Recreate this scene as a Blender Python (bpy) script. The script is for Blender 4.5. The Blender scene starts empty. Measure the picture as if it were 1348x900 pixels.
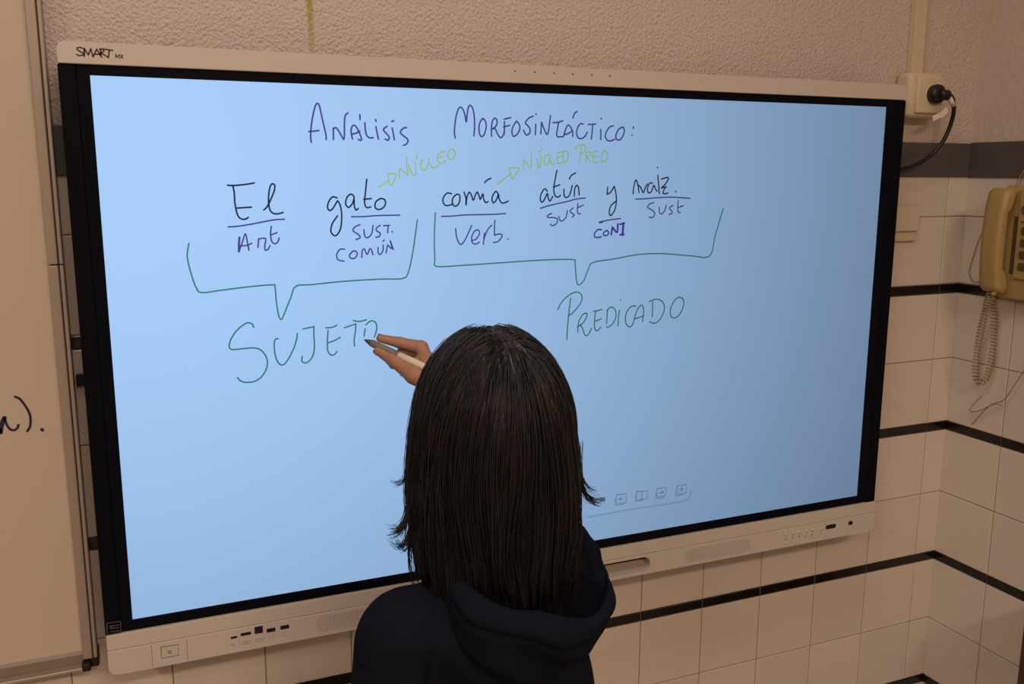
import bpy, bmesh, math, random
import numpy as np
from mathutils import Vector, Matrix

random.seed(7)
RNG = np.random.default_rng(11)
S = bpy.context.scene
COL = S.collection

# ------------------------------------------------------------------ camera
ZO = 1.779                                  # height of the lit panel's top edge above the floor
FPX = 1201.7246
CAM = np.array([0.028654, -1.420186, -0.129189 + ZO])
_rv = np.array([0.18162578, -0.39877843, -0.03362469])
_t = np.linalg.norm(_rv); _k = _rv / _t
_K = np.array([[0, -_k[2], _k[1]], [_k[2], 0, -_k[0]], [-_k[1], _k[0], 0]])
RC = (np.eye(3) + math.sin(_t) * _K + (1 - math.cos(_t)) * _K @ _K) @ np.array([[1, 0, 0], [0, 0, -1], [0, 1, 0]], float)
cd = bpy.data.cameras.new('camera'); cam = bpy.data.objects.new('camera', cd); COL.objects.link(cam)
cd.sensor_width = 36.0; cd.lens = FPX / 1348 * 36.0; cd.clip_start = 0.02
M = Matrix.Identity(4)
for i in range(3):
    M[i][0] = RC[0][i]; M[i][1] = -RC[1][i]; M[i][2] = -RC[2][i]; M[i][3] = CAM[i]
cam.matrix_world = M
S.camera = cam

def ray(px, py):
    return np.array([(px - 674) / FPX, (py - 450) / FPX, 1.0]) @ RC
def onY(px, py, Y=0.0):                     # point of the plane y = Y seen at a photo pixel
    d = ray(px, py); return CAM + d * ((Y - CAM[1]) / d[1])
def onX(px, py, X):
    d = ray(px, py); return CAM + d * ((X - CAM[0]) / d[0])

# ------------------------------------------------------------------ world, lights, exposure
S.view_settings.view_transform = 'Standard'; S.view_settings.look = 'None'
S.view_settings.exposure = 0.0; S.view_settings.gamma = 1.0; S.view_settings.use_curve_mapping = False
W = bpy.data.worlds.new('world'); S.world = W; W.use_nodes = True
W.node_tree.nodes['Background'].inputs[0].default_value = (1.0, 0.62, 0.42, 1)
W.node_tree.nodes['Background'].inputs[1].default_value = 0.06

def area(name, loc, target, sx, sy, power, color):
    l = bpy.data.lights.new(name, 'AREA'); l.shape = 'RECTANGLE'; l.size = sx; l.size_y = sy
    l.energy = power; l.color = color
    o = bpy.data.objects.new(name, l); COL.objects.link(o); o.location = loc
    o.rotation_euler = (Vector(target) - Vector(loc)).to_track_quat('-Z', 'Y').to_euler()
    return o
WARM = (1.0, 0.645, 0.42)
area('ceiling_lamp_light', (0.15, -0.80, 2.93), (0.15, -0.80, 0), 1.2, 0.30, 10.5, (1.0, 0.85, 0.74))
area('ceiling_lamp_light', (-2.0, -2.7, 2.93), (-2.0, -2.7, 0), 0.30, 1.2, 46, (1.0, 0.79, 0.64))
area('ceiling_lamp_light', (0.5, -3.0, 2.93), (0.5, -3.0, 0), 1.2, 0.30, 58, (1.0, 0.73, 0.54))

# ------------------------------------------------------------------ materials
def mat(name, color, rough=0.5, spec=0.5, bump=None, metal=0.0, vary=0.0, coat=0.0, var2=None):
    m = bpy.data.materials.new(name); m.use_nodes = True
    nt = m.node_tree; b = nt.nodes['Principled BSDF']
    b.inputs['Base Color'].default_value = (*color, 1); b.inputs['Roughness'].default_value = rough
    b.inputs['Specular IOR Level'].default_value = spec; b.inputs['Metallic'].default_value = metal
    b.inputs['Coat Weight'].default_value = coat
    tc = nt.nodes.new('ShaderNodeTexCoord')
    if vary or var2:
        n = nt.nodes.new('ShaderNodeTexNoise'); n.inputs['Scale'].default_value = (var2[0] if var2 else 9)
        n.inputs['Detail'].default_value = 5
        nt.links.new(tc.outputs['Object'], n.inputs['Vector'])
        r = nt.nodes.new('ShaderNodeMix'); r.data_type = 'RGBA'
        c2 = var2[1] if var2 else tuple(min(1, c * (1 + vary)) for c in color)
        c1 = color if var2 else tuple(c * (1 - vary) for c in color)
        r.inputs[6].default_value = (*c1, 1); r.inputs[7].default_value = (*c2, 1)
        nt.links.new(n.outputs['Fac'], r.inputs[0]); nt.links.new(r.outputs[2], b.inputs['Base Color'])
    if bump:
        sc, st, dist = bump[:3]
        n = nt.nodes.new('ShaderNodeTexNoise'); n.inputs['Scale'].default_value = sc; n.inputs['Detail'].default_value = 4
        mp = nt.nodes.new('ShaderNodeMapping')
        if len(bump) > 3: mp.inputs['Scale'].default_value = bump[3]
        nt.links.new(tc.outputs['Object'], mp.inputs['Vector']); nt.links.new(mp.outputs[0], n.inputs['Vector'])
        bm = nt.nodes.new('ShaderNodeBump'); bm.inputs['Strength'].default_value = st; bm.inputs['Distance'].default_value = dist
        nt.links.new(n.outputs['Fac'], bm.inputs['Height']); nt.links.new(bm.outputs[0], b.inputs['Normal'])
    return m

def srgb(r, g, b):
    f = lambda c: (c / 255 / 12.92) if c / 255 <= 0.04045 else ((c / 255 + 0.055) / 1.055) ** 2.4
    return (f(r), f(g), f(b))

def glow(name, color, strength=1.0, falloff=2.7):
    """LCD light: brightest along the panel's normal, weaker towards the side."""
    m = bpy.data.materials.new(name); m.use_nodes = True
    nt = m.node_tree; b = nt.nodes['Principled BSDF']
    b.inputs['Base Color'].default_value = (0.012, 0.013, 0.015, 1); b.inputs['Roughness'].default_value = 0.42
    b.inputs['Specular IOR Level'].default_value = 0.18
    b.inputs['Emission Color'].default_value = (*color, 1)
    g = nt.nodes.new('ShaderNodeNewGeometry'); d = nt.nodes.new('ShaderNodeVectorMath'); d.operation = 'DOT_PRODUCT'
    nt.links.new(g.outputs['Incoming'], d.inputs[0]); nt.links.new(g.outputs['True Normal'], d.inputs[1])
    a = nt.nodes.new('ShaderNodeMath'); a.operation = 'ABSOLUTE'; nt.links.new(d.outputs['Value'], a.inputs[0])
    p = nt.nodes.new('ShaderNodeMath'); p.operation = 'POWER'; nt.links.new(a.outputs[0], p.inputs[0]); p.inputs[1].default_value = falloff
    s = nt.nodes.new('ShaderNodeMath'); s.operation = 'MULTIPLY'; nt.links.new(p.outputs[0], s.inputs[0]); s.inputs[1].default_value = strength
    nt.links.new(s.outputs[0], b.inputs['Emission Strength'])
    return m

MT = {}
MT['tile'] = mat('ivory_glazed_tile', (0.66, 0.60, 0.53), 0.22, 0.45, bump=(14, 0.12, 0.004))
MT['tileblack'] = mat('black_glazed_tile', (0.008, 0.007, 0.007), 0.2, 0.45)
MT['grout'] = mat('grout', (0.25, 0.205, 0.17), 0.9, 0.1)
MT['band'] = mat('grey_painted_band', (0.088, 0.085, 0.082), 0.45, 0.4, bump=(160, 0.25, 0.002))
MT['white'] = mat('white_plastic', (0.545, 0.50, 0.45), 0.42, 0.35)
MT['white2'] = mat('white_plastic_inset', (0.53, 0.485, 0.435), 0.45, 0.3)
MT['tray'] = mat('shaded_tray_plastic', (0.36, 0.31, 0.27), 0.5, 0.3)  # darker than the panel: the slot's shade is put into the colour
MT['groove'] = mat('shadow_gap_plastic', (0.24, 0.205, 0.175), 0.7, 0.2)
MT['blackglass'] = mat('black_bezel_glass', (0.0034, 0.0042, 0.0085), 0.3, 0.06)  # blue cast of the screen's glow mixed into the black
MT['blackmat'] = mat('black_matt_frame', (0.0036, 0.0042, 0.0065), 0.6, 0.05)  # same bluish screen glow tinted into the frame's black
MT['dark'] = mat('dark_plastic', (0.012, 0.011, 0.011), 0.5, 0.3)
MT['bluedark'] = mat('blue_usb_plastic', (0.012, 0.012, 0.04), 0.5, 0.3)
MT['print'] = mat('printed_mark', (0.055, 0.035, 0.025), 0.6, 0.2)
MT['printfaint'] = mat('faint_printed_mark', (0.25, 0.19, 0.15), 0.6, 0.2)
MT['sticker'] = mat('silver_print', (0.11, 0.105, 0.10), 0.5, 0.3)
MT['board'] = mat('whiteboard_enamel', (0.535, 0.465, 0.375), 0.3, 0.35, var2=(1.6, (0.50, 0.435, 0.355)))
MT['alu'] = mat('anodised_aluminium', (0.36, 0.31, 0.26), 0.45, 0.5, metal=0.35, bump=(40, 0.05, 0.001, (60, 60, 1)))
MT['aludark'] = mat('frame_groove', (0.07, 0.055, 0.045), 0.6, 0.3)
MT['caps'] = mat('black_corner_plastic', (0.013, 0.012, 0.010), 0.5, 0.3)
MT['marker'] = mat('dark_blue_marker_ink', (0.020, 0.018, 0.045), 0.5, 0.3)
MT['beige'] = mat('beige_plastic', (0.62, 0.50, 0.30), 0.4, 0.4)
MT['beige2'] = mat('cream_plastic', (0.62, 0.53, 0.38), 0.4, 0.4)
MT['switch'] = mat('ivory_switch_plastic', (0.62, 0.535, 0.43), 0.4, 0.4)
MT['phone'] = mat('aged_beige_plastic', (0.41, 0.295, 0.115), 0.42, 0.4, vary=0.05)
MT['phonedark'] = mat('brown_key_plastic', (0.10, 0.068, 0.03), 0.45, 0.4)
MT['cord'] = mat('aged_cord_rubber', (0.34, 0.255, 0.15), 0.5, 0.35)
MT['wire'] = mat('thin_brown_wire', (0.30, 0.215, 0.14), 0.5, 0.35)
MT['rubber'] = mat('black_rubber', (0.010, 0.009, 0.0085), 0.4, 0.4)
MT['tag'] = mat('white_tag_paper', (0.75, 0.68, 0.58), 0.6, 0.2)
MT['wood'] = mat('dark_olive_brown_wood', (0.055, 0.038, 0.018), 0.5, 0.35, bump=(30, 0.1, 0.002, (1, 1, 0.1)))
MT['skin'] = mat('skin', (0.40, 0.225, 0.155), 0.5, 0.35, var2=(34, (0.35, 0.175, 0.115)), bump=(420, 0.12, 0.0008))
MT['nail'] = mat('finger_nail', (0.34, 0.20, 0.17), 0.3, 0.4)
MT['hair'] = mat('dark_brown_hair', (0.0088, 0.0080, 0.0100), 0.38, 0.45)
MT['hoodie'] = mat('navy_black_fleece', (0.0066, 0.0082, 0.0150), 1.0, 0.03, bump=(700, 0.35, 0.0008), var2=(26, (0.0092, 0.0110, 0.0190)))
MT['jeans'] = mat('dark_denim', (0.02, 0.025, 0.05), 0.9, 0.1, bump=(500, 0.3, 0.001))
MT['shoe'] = mat('grey_canvas', (0.12, 0.12, 0.125), 0.8, 0.2)
MT['sole'] = mat('white_rubber_sole', (0.6, 0.58, 0.54), 0.6, 0.3)
MT['penwhite'] = mat('white_pen_plastic', (0.74, 0.65, 0.56), 0.4, 0.4)
MT['pengrey'] = mat('grey_pen_grip', (0.20, 0.17, 0.155), 0.5, 0.35)
MT['pentip'] = mat('dark_grey_pen_tip', (0.058, 0.058, 0.068), 0.45, 0.4)
MT['floor'] = mat('terrazzo_floor', (0.34, 0.28, 0.22), 0.4, 0.4, var2=(60, (0.26, 0.21, 0.17)))
MT['ceil'] = mat('ceiling_paint', (0.72, 0.66, 0.58), 0.9, 0.1)
MT['eye'] = mat('eye_white', (0.7, 0.68, 0.65), 0.25, 0.5)
MT['iris'] = mat('brown_iris', (0.03, 0.015, 0.008), 0.2, 0.5)
MT['lip'] = mat('lip_skin', (0.40, 0.14, 0.11), 0.45, 0.4)

# stippled plaster, with the old yellow-green streak above the display
def plaster(name, base, strength, dist, scale, streak=False):
    m = bpy.data.materials.new(name); m.use_nodes = True
    nt = m.node_tree; N = nt.nodes; L = nt.links; b = N['Principled BSDF']
    b.inputs['Roughness'].default_value = 0.85; b.inputs['Specular IOR Level'].default_value = 0.2
    tc = N.new('ShaderNodeTexCoord')
    mp = N.new('ShaderNodeMapping'); mp.inputs['Scale'].default_value = (1.0, 1, 0.95)
    L.new(tc.outputs['Object'], mp.inputs[0])
    n1 = N.new('ShaderNodeTexNoise'); n1.inputs['Scale'].default_value = scale; n1.inputs['Detail'].default_value = 5
    n1.inputs['Roughness'].default_value = 0.6; n1.inputs['Distortion'].default_value = 0.25; L.new(mp.outputs[0], n1.inputs['Vector'])
    n2 = N.new('ShaderNodeTexVoronoi'); n2.inputs['Scale'].default_value = scale * 0.9; L.new(mp.outputs[0], n2.inputs['Vector'])
    ad = N.new('ShaderNodeMath'); ad.operation = 'MULTIPLY_ADD'; ad.inputs[1].default_value = 0.5
    L.new(n2.outputs['Distance'], ad.inputs[0]); L.new(n1.outputs['Fac'], ad.inputs[2])
    bp = N.new('ShaderNodeBump'); bp.inputs['Strength'].default_value = strength; bp.inputs['Distance'].default_value = dist
    L.new(ad.outputs[0], bp.inputs['Height']); L.new(bp.outputs[0], b.inputs['Normal'])
    n3 = N.new('ShaderNodeTexNoise'); n3.inputs['Scale'].default_value = 3.0; n3.inputs['Detail'].default_value = 4; L.new(tc.outputs['Object'], n3.inputs['Vector'])
    mx = N.new('ShaderNodeMix'); mx.data_type = 'RGBA'; L.new(n3.outputs['Fac'], mx.inputs[0])
    mx.inputs[6].default_value = (*base, 1); mx.inputs[7].default_value = (*[c * 0.93 for c in base], 1)
    out = mx.outputs[2]
    if streak:
        sx = N.new('ShaderNodeSeparateXYZ'); L.new(tc.outputs['Object'], sx.inputs[0])
        n4 = N.new('ShaderNodeTexNoise'); n4.inputs['Scale'].default_value = 35; L.new(tc.outputs['Object'], n4.inputs['Vector'])
        a = N.new('ShaderNodeMath'); a.operation = 'MULTIPLY_ADD'; a.inputs[1].default_value = 0.008; L.new(n4.outputs['Fac'], a.inputs[0]); L.new(sx.outputs['X'], a.inputs[2])
        s = N.new('ShaderNodeMath'); s.operation = 'SUBTRACT'; s.inputs[1].default_value = 0.3275; L.new(a.outputs[0], s.inputs[0])
        ab = N.new('ShaderNodeMath'); ab.operation = 'ABSOLUTE'; L.new(s.outputs[0], ab.inputs[0])
        mr = N.new('ShaderNodeMapRange'); mr.inputs[1].default_value = 0.0025; mr.inputs[2].default_value = 0.0065; mr.inputs[3].default_value = 1; mr.inputs[4].default_value = 0
        L.new(ab.outputs[0], mr.inputs[0])
        mz = N.new('ShaderNodeMapRange'); mz.inputs[1].default_value = ZO + 0.045; mz.inputs[2].default_value = ZO + 0.13; mz.inputs[3].default_value = 0.35; mz.inputs[4].default_value = 0.9
        L.new(sx.outputs['Z'], mz.inputs[0])
        mm = N.new('ShaderNodeMath'); mm.operation = 'MULTIPLY'; L.new(mr.outputs[0], mm.inputs[0]); L.new(mz.outputs[0], mm.inputs[1])
        m2 = N.new('ShaderNodeMix'); m2.data_type = 'RGBA'; L.new(mm.outputs[0], m2.inputs[0]); L.new(out, m2.inputs[6]); m2.inputs[7].default_value = (0.42, 0.36, 0.10, 1)
        out = m2.outputs[2]
    L.new(out, b.inputs['Base Color'])
    return m
MT['plaster'] = plaster('rough_stucco', (0.66, 0.57, 0.515), 1.0, 0.0034, 235, True)
MT['plaster2'] = plaster('worn_plaster', (0.62, 0.535, 0.46), 0.6, 0.0025, 75)

def tint_islands(m, amt):
    nt = m.node_tree; b = nt.nodes['Principled BSDF']; g = nt.nodes.new('ShaderNodeNewGeometry')
    c = b.inputs['Base Color'].default_value[:3]
    mx = nt.nodes.new('ShaderNodeMix'); mx.data_type = 'RGBA'; nt.links.new(g.outputs['Random Per Island'], mx.inputs[0])
    mx.inputs[6].default_value = (*[v * (1 - amt) for v in c], 1); mx.inputs[7].default_value = (*[min(1, v * (1 + amt)) for v in c], 1)
    nt.links.new(mx.outputs[2], b.inputs['Base Color'])
tint_islands(MT['tile'], 0.04)
tint_islands(MT['hair'], 0.8)

# ------------------------------------------------------------------ mesh helpers
def setp(o, label=None, cat=None, group=None, kind=None):
    if label: o['label'] = label
    if cat: o['category'] = cat
    if group: o['group'] = group
    if kind: o['kind'] = kind
    return o

def link(name, me, mats, parent=None, smooth=False):
    o = bpy.data.objects.new(name, me); COL.objects.link(o)
    for m in (mats if isinstance(mats, (list, tuple)) else [mats]):
        me.materials.append(MT[m] if isinstance(m, str) else m)
    if smooth:
        me.polygons.foreach_set('use_smooth', [True] * len(me.polygons))
    if parent is not None:
        o.parent = parent; o.matrix_parent_inverse = Matrix.Translation(-Vector(parent.location))
    return o

def empty(name, loc, label, cat, group=None):
    o = bpy.data.objects.new(name, None); COL.objects.link(o); o.location = loc; o.empty_display_size = 0.05
    return setp(o, label, cat, group)

class MB:
    """collects shapes into one mesh"""
    def __init__(s): s.bm = bmesh.new()
    def box(s, x0, x1, y0, y1, z0, z1, bev=0.0, seg=2, mi=0):
        r = bmesh.ops.create_cube(s.bm, size=1.0)
        vs = r['verts']
        for v in vs:
            v.co = Vector(((x0 + x1) / 2 + v.co.x * (x1 - x0), (y0 + y1) / 2 + v.co.y * (y1 - y0), (z0 + z1) / 2 + v.co.z * (z1 - z0)))
        fs = set(f for v in vs for f in v.link_faces)
        if bev > 0:
            es = list(set(e for v in vs for e in v.link_edges))
            rb = bmesh.ops.bevel(s.bm, geom=es, offset=bev, segments=seg, affect='EDGES', profile=0.5)
            fs = set(rb['faces']) | set(f for f in fs if f.is_valid)
        for f in fs:
            if f.is_valid: f.material_index = mi
        return s
    def prism(s, pts, axis, a0, a1, mi=0, bev=0.0):
        """polygon pts (2D) extruded along axis 'x','y','z' from a0 to a1"""
        def mk(p, a):
            return {'y': (p[0], a, p[1]), 'x': (a, p[0], p[1]), 'z': (p[0], p[1], a)}[axis]
        v0 = [s.bm.verts.new(mk(p, a0)) for p in pts]; v1 = [s.bm.verts.new(mk(p, a1)) for p in pts]
        n = len(pts); fs = [s.bm.faces.new(v0), s.bm.faces.new(v1[::-1])]
        for i in range(n):
            fs.append(s.bm.faces.new((v0[i], v1[i], v1[(i + 1) % n], v0[(i + 1) % n])))
        if bev > 0:
            es = [e for f in fs[:2] for e in f.edges]
            rb = bmesh.ops.bevel(s.bm, geom=list(set(es)), offset=bev, segments=2, affect='EDGES', profile=0.5)
            fs = [f for f in fs if f.is_valid] + rb['faces']
        for f in fs: f.material_index = mi
        return s
    def tube(s, path, rad, seg=10, mi=0, caps=True):
        P = [Vector(p) for p in path]; n = len(P)
        R = rad if isinstance(rad, (list, tuple, np.ndarray)) else [rad] * n
        T = [(P[min(i + 1, n - 1)] - P[max(i - 1, 0)]).normalized() for i in range(n)]
        u = T[0].orthogonal().normalized(); rings = []
        for i in range(n):
            u = (u - T[i] * u.dot(T[i])); u = u.normalized() if u.length > 1e-6 else T[i].orthogonal().normalized()
            w = T[i].cross(u)
            rings.append([s.bm.verts.new(P[i] + (u * math.cos(2 * math.pi * k / seg) + w * math.sin(2 * math.pi * k / seg)) * R[i]) for k in range(seg)])
        for i in range(n - 1):
            for k in range(seg):
                f = s.bm.faces.new((rings[i][k], rings[i][(k + 1) % seg], rings[i + 1][(k + 1) % seg], rings[i + 1][k])); f.material_index = mi; f.smooth = True
        if caps:
            for r in (rings[0][::-1], rings[-1]):
                f = s.bm.faces.new(r); f.material_index = mi
        return s
    def lathe(s, a, b, prof, seg=28, mi=0):
        """profile [(t along a->b in metres, radius)]"""
        a = Vector(a); d = (Vector(b) - a).normalized()
        return s.tube([a + d * t for t, r in prof], [max(r, 1e-5) for t, r in prof], seg, mi)
    def build(s, name, mats, parent=None, smooth=False):
        bmesh.ops.recalc_face_normals(s.bm, faces=s.bm.faces[:])
        me = bpy.data.meshes.new(name); s.bm.to_mesh(me); s.bm.free()
        return link(name, me, mats, parent, smooth)

def np_mesh(name, V, Q, mats, parent=None, smooth=True):
    V = np.asarray(V, np.float32); Q = np.asarray(Q, np.int32)
    me = bpy.data.meshes.new(name); k = Q.shape[1]
    me.vertices.add(len(V)); me.vertices.foreach_set('co', V.ravel())
    me.loops.add(Q.size); me.loops.foreach_set('vertex_index', Q.ravel())
    me.polygons.add(len(Q)); me.polygons.foreach_set('loop_start', np.arange(0, Q.size, k, dtype=np.int32))
    me.update(calc_edges=True); me.validate()
    return link(name, me, mats, parent, smooth)

def rrect(x0, x1, z0, z1, r, corners=(1, 1, 1, 1), n=7):
    """rounded rectangle, corners flags: bl, br, tr, tl"""
    out = []
    for (cx, cz, a0, on, kx, kz) in ((x0 + r, z0 + r, 180, corners[0], x0, z0), (x1 - r, z0 + r, 270, corners[1], x1, z0),
                                     (x1 - r, z1 - r, 0, corners[2], x1, z1), (x0 + r, z1 - r, 90, corners[3], x0, z1)):
        if not on: out.append((kx, kz)); continue
        for i in range(n + 1):
            a = math.radians(a0 + 90 * i / n); out.append((cx + r * math.cos(a), cz + r * math.sin(a)))
    return out

def catmull(pts, sub=6):
    P = np.array(pts, float)
    if len(P) < 3: return P
    E = np.vstack([2 * P[0] - P[1], P, 2 * P[-1] - P[-2]]); out = []
    for i in range(len(P) - 1):
        p0, p1, p2, p3 = E[i:i + 4]
        for k in range(sub):
            t = k / sub
            out.append(0.5 * (2 * p1 + (p2 - p0) * t + (2 * p0 - 5 * p1 + 4 * p2 - p3) * t * t + (3 * p1 - p0 - 3 * p2 + p3) * t ** 3))
    out.append(P[-1]); return np.array(out)

def strokes(name, lists, crop, width, material, parent, Y=-0.0008, smooth=True, dup=None):
    """pen strokes traced as ribbons with round ends, lying on the plane y = Y"""
    bm = bmesh.new(); x0, y0, sc = crop
    for st in lists:
        w = width
        if isinstance(st, tuple) and not isinstance(st[0], tuple): w, st = st
        P3 = np.array([onY(x0 + a / sc, y0 + b / sc, Y) for a, b in st])[:, [0, 2]]
        if len(P3) == 2 and np.linalg.norm(P3[1] - P3[0]) < 1e-5: P3[1, 0] += 1e-4
        C = catmull(P3, 6) if smooth else P3
        T = np.gradient(C, axis=0); T /= (np.linalg.norm(T, axis=1, keepdims=True) + 1e-9)
        Nn = np.c_[-T[:, 1], T[:, 0]]; h = w / 2
        ring = [C[i] + Nn[i] * h for i in range(len(C))]; ring2 = [C[i] - Nn[i] * h for i in range(len(C))]
        A = [bm.verts.new((p[0], Y, p[1])) for p in ring]; B = [bm.verts.new((p[0], Y, p[1])) for p in ring2]
        for i in range(len(C) - 1):
            bm.faces.new((A[i], B[i], B[i + 1], A[i + 1]))
        for (c, t, n_, va, vb) in ((C[0], -T[0], Nn[0], A[0], B[0]), (C[-1], T[-1], Nn[-1], A[-1], B[-1])):
            arc = [bm.verts.new((c[0] + n_[0] * h * math.cos(a) + t[0] * h * math.sin(a), Y, c[1] + n_[1] * h * math.cos(a) + t[1] * h * math.sin(a)))
                   for a in [math.pi * k / 6 for k in range(1, 6)]]
            bm.faces.new([va] + arc + [vb])
    for f in bm.faces:
        f.normal_update()
        if f.normal.y > 0: f.normal_flip()
    me = bpy.data.meshes.new(name); bm.to_mesh(me); bm.free()
    return link(name, me, material, parent)

# ------------------------------------------------------------------ room shell
CX = 1.785; WY = 0.1                        # the right-hand corner, the wall behind the display
ROOM = (-3.4, CX, -5.2, WY, 0.0, 2.95)
def Zr(z): return z + ZO
STRIP = [-0.386 - 0.325 * k for k in range(5)]
def tile_rows():
    rows = []; j = 0.0018
    for k, s in enumerate(STRIP):
        rows.append((s - 0.0102, s + 0.0102, 1))
        a = s - 0.0102 - j; rows.append((a - 0.15, a, 0)); rows.append((a - 0.15 - j - 0.15, a - 0.15 - j, 0))
    a = STRIP[0] + 0.0102 + j
    rows.append((a, a + 0.15, 0)); rows.append((a + 0.15 + j, -0.125, 0))
    return [(Zr(z0), Zr(z1), m) for z0, z1, m in rows if Zr(z1) > 0.01]

def tiled_wall(name, cols, to3, mats, plane):
    """grout sheet with every tile standing 2 mm proud of it; plaster above"""
    V = []; F = []; MI = []
    def quad(p, mi):
        i = len(V); V.extend(p); F.append((i, i + 1, i + 2, i + 3)); MI.append(mi)
    for (u0, u1) in cols:
        for (z0, z1, m) in tile_rows():
            z0 = max(z0, 0.0); c = 0.0013; d = 0.0019
            o = [to3(u0, z0, 0), to3(u1, z0, 0), to3(u1, z1, 0), to3(u0, z1, 0)]
            md = [to3(u0, z0, d * 0.55), to3(u1, z0, d * 0.55), to3(u1, z1, d * 0.55), to3(u0, z1, d * 0.55)]
            t = [to3(u0 + c, z0 + c, d), to3(u1 - c, z0 + c, d), to3(u1 - c, z1 - c, d), to3(u0 + c, z1 - c, d)]
            i = len(V); V.extend(o + md + t)
            for k in range(4):
                k2 = (k + 1) % 4
                F.append((i + k, i + k2, i + 4 + k2, i + 4 + k)); MI.append(m)
                F.append((i + 4 + k, i + 4 + k2, i + 8 + k2, i + 8 + k)); MI.append(m)
            F.append((i + 8, i + 9, i + 10, i + 11)); MI.append(m)
    us = [c for cc in cols for c in cc]; u0, u1 = min(us), max(us) + 0.0008
    quad([to3(u0, 0, 0), to3(u1, 0, 0), to3(u1, Zr(-0.1), 0), to3(u0, Zr(-0.1), 0)], 2)
    zs = Zr(-0.1); quad([to3(u0, zs, 0), to3(u1, zs, 0), to3(u1, 2.95, 0), to3(u0, 2.95, 0)], 3)
    # the wall's own thickness
    quad([to3(u0, 0, -0.12), to3(u1, 0, -0.12), to3(u1, 2.95, -0.12), to3(u0, 2.95, -0.12)], 3)
    quad([to3(u0, 2.95, -0.12), to3(u1, 2.95, -0.12), to3(u1, 2.95, 0), to3(u0, 2.95, 0)], 3)
    me = bpy.data.meshes.new(name); me.from_pydata([tuple(v) for v in V], [], F)
    me.polygons.foreach_set('material_index', MI); me.update()
    bm = bmesh.new(); bm.from_mesh(me); bmesh.ops.recalc_face_normals(bm, faces=bm.faces[:]); bm.to_mesh(me); bm.free()
    return setp(link(name, me, mats), kind='structure')

j = 0.0018
cols = [(1.7242, CX - 0.0008)]
x = 1.7242 - j
while x > ROOM[0]:
    cols.append((max(x - 0.15, ROOM[0]), x)); x -= 0.15 + j
tiled_wall('wall_back', cols, lambda u, z, d: (u, WY - d, z), ['tile', 'tileblack', 'grout', 'plaster'], 'y')
cols = []; y = WY - 0.0008; first = 0.1475
while y > ROOM[2]:
    cols.append((max(y - (first if len(cols) == 0 else 0.15), ROOM[2]), y)); y = cols[-1][0] - j
tiled_wall('wall_right', cols, lambda u, z, d: (CX - d, u, z), ['tile', 'tileblack', 'grout', 'plaster2'], 'x')
def slab(name, b, m):
    return setp(MB().box(*b).build(name, m), kind='structure')
slab('floor', (ROOM[0], CX, ROOM[2], WY, -0.1, 0.0), 'floor')
slab('ceiling', (ROOM[0], CX, ROOM[2], WY, 2.95, 3.05), 'ceil')
slab('wall_left', (ROOM[0] - 0.1, ROOM[0], ROOM[2], WY, 0, 2.95), 'plaster2')
slab('wall_front', (ROOM[0], CX, ROOM[2] - 0.1, ROOM[2], 0, 2.95), 'plaster2')
setp(MB().box(ROOM[0], CX - 0.006, WY - 0.006, WY, Zr(-0.1365), Zr(-0.0625), 0.002).build('trim_1', 'band'), kind='structure')
setp(MB().box(CX - 0.006, CX, ROOM[2], WY, Zr(-0.1375), Zr(-0.0605), 0.002).build('trim_2', 'band'), kind='structure')

# ------------------------------------------------------------------ interactive display
AW, AH = 1.4285, 0.8035                     # lit area
disp = empty('interactive_display', (0.718, 0.05, Zr(-0.886)),
             'large wall-mounted interactive display showing a handwritten sentence analysis, white rails above and below', 'display')
# body behind the glass
MB().box(-0.0375, 1.4755, 0.014, 0.082, Zr(-0.878), Zr(0.036), 0.006).build('casing', 'dark', disp)
for zz in (-0.30, -0.4405, -0.62):
    pass
br = MB(); br.box(0.35, 1.10, 0.080, WY - 0.0005, Zr(-0.62), Zr(-0.2), 0.002)
br.box(-0.0545, 0.36, 0.088, WY - 0.0022, Zr(-0.4525), Zr(-0.4345), 0.001)
br.build('wall_bracket', 'dark', disp)
screen = MB().box(0, AW, 0.0, 0.012, Zr(-AH), Zr(0)).build('screen', glow('lit_panel', (0.375, 0.605, 0.945), 1.0), disp)
screen['label'] = 'bright pale blue lit panel'
# black glass border
bz = MB()
for b in ((-0.0165, 1.4525, Zr(0.0), Zr(0.0145)), (-0.0165, 1.4525, Zr(-0.8205), Zr(-AH)), (-0.0165, 0.0, Zr(-AH), Zr(0)), (AW, 1.4525, Zr(-AH), Zr(0))):
    bz.box(b[0], b[1], -0.0006, 0.014, b[2], b[3])
bz.build('bezel', 'blackglass', disp)
for (a, b) in ((-0.0395, -0.0168), (1.4528, 1.477)):
    sf = MB().box(a, b, -0.0025, 0.03, Zr(-0.8225), Zr(0.0135), 0.002).build('side_frame', 'blackmat', disp)
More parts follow.
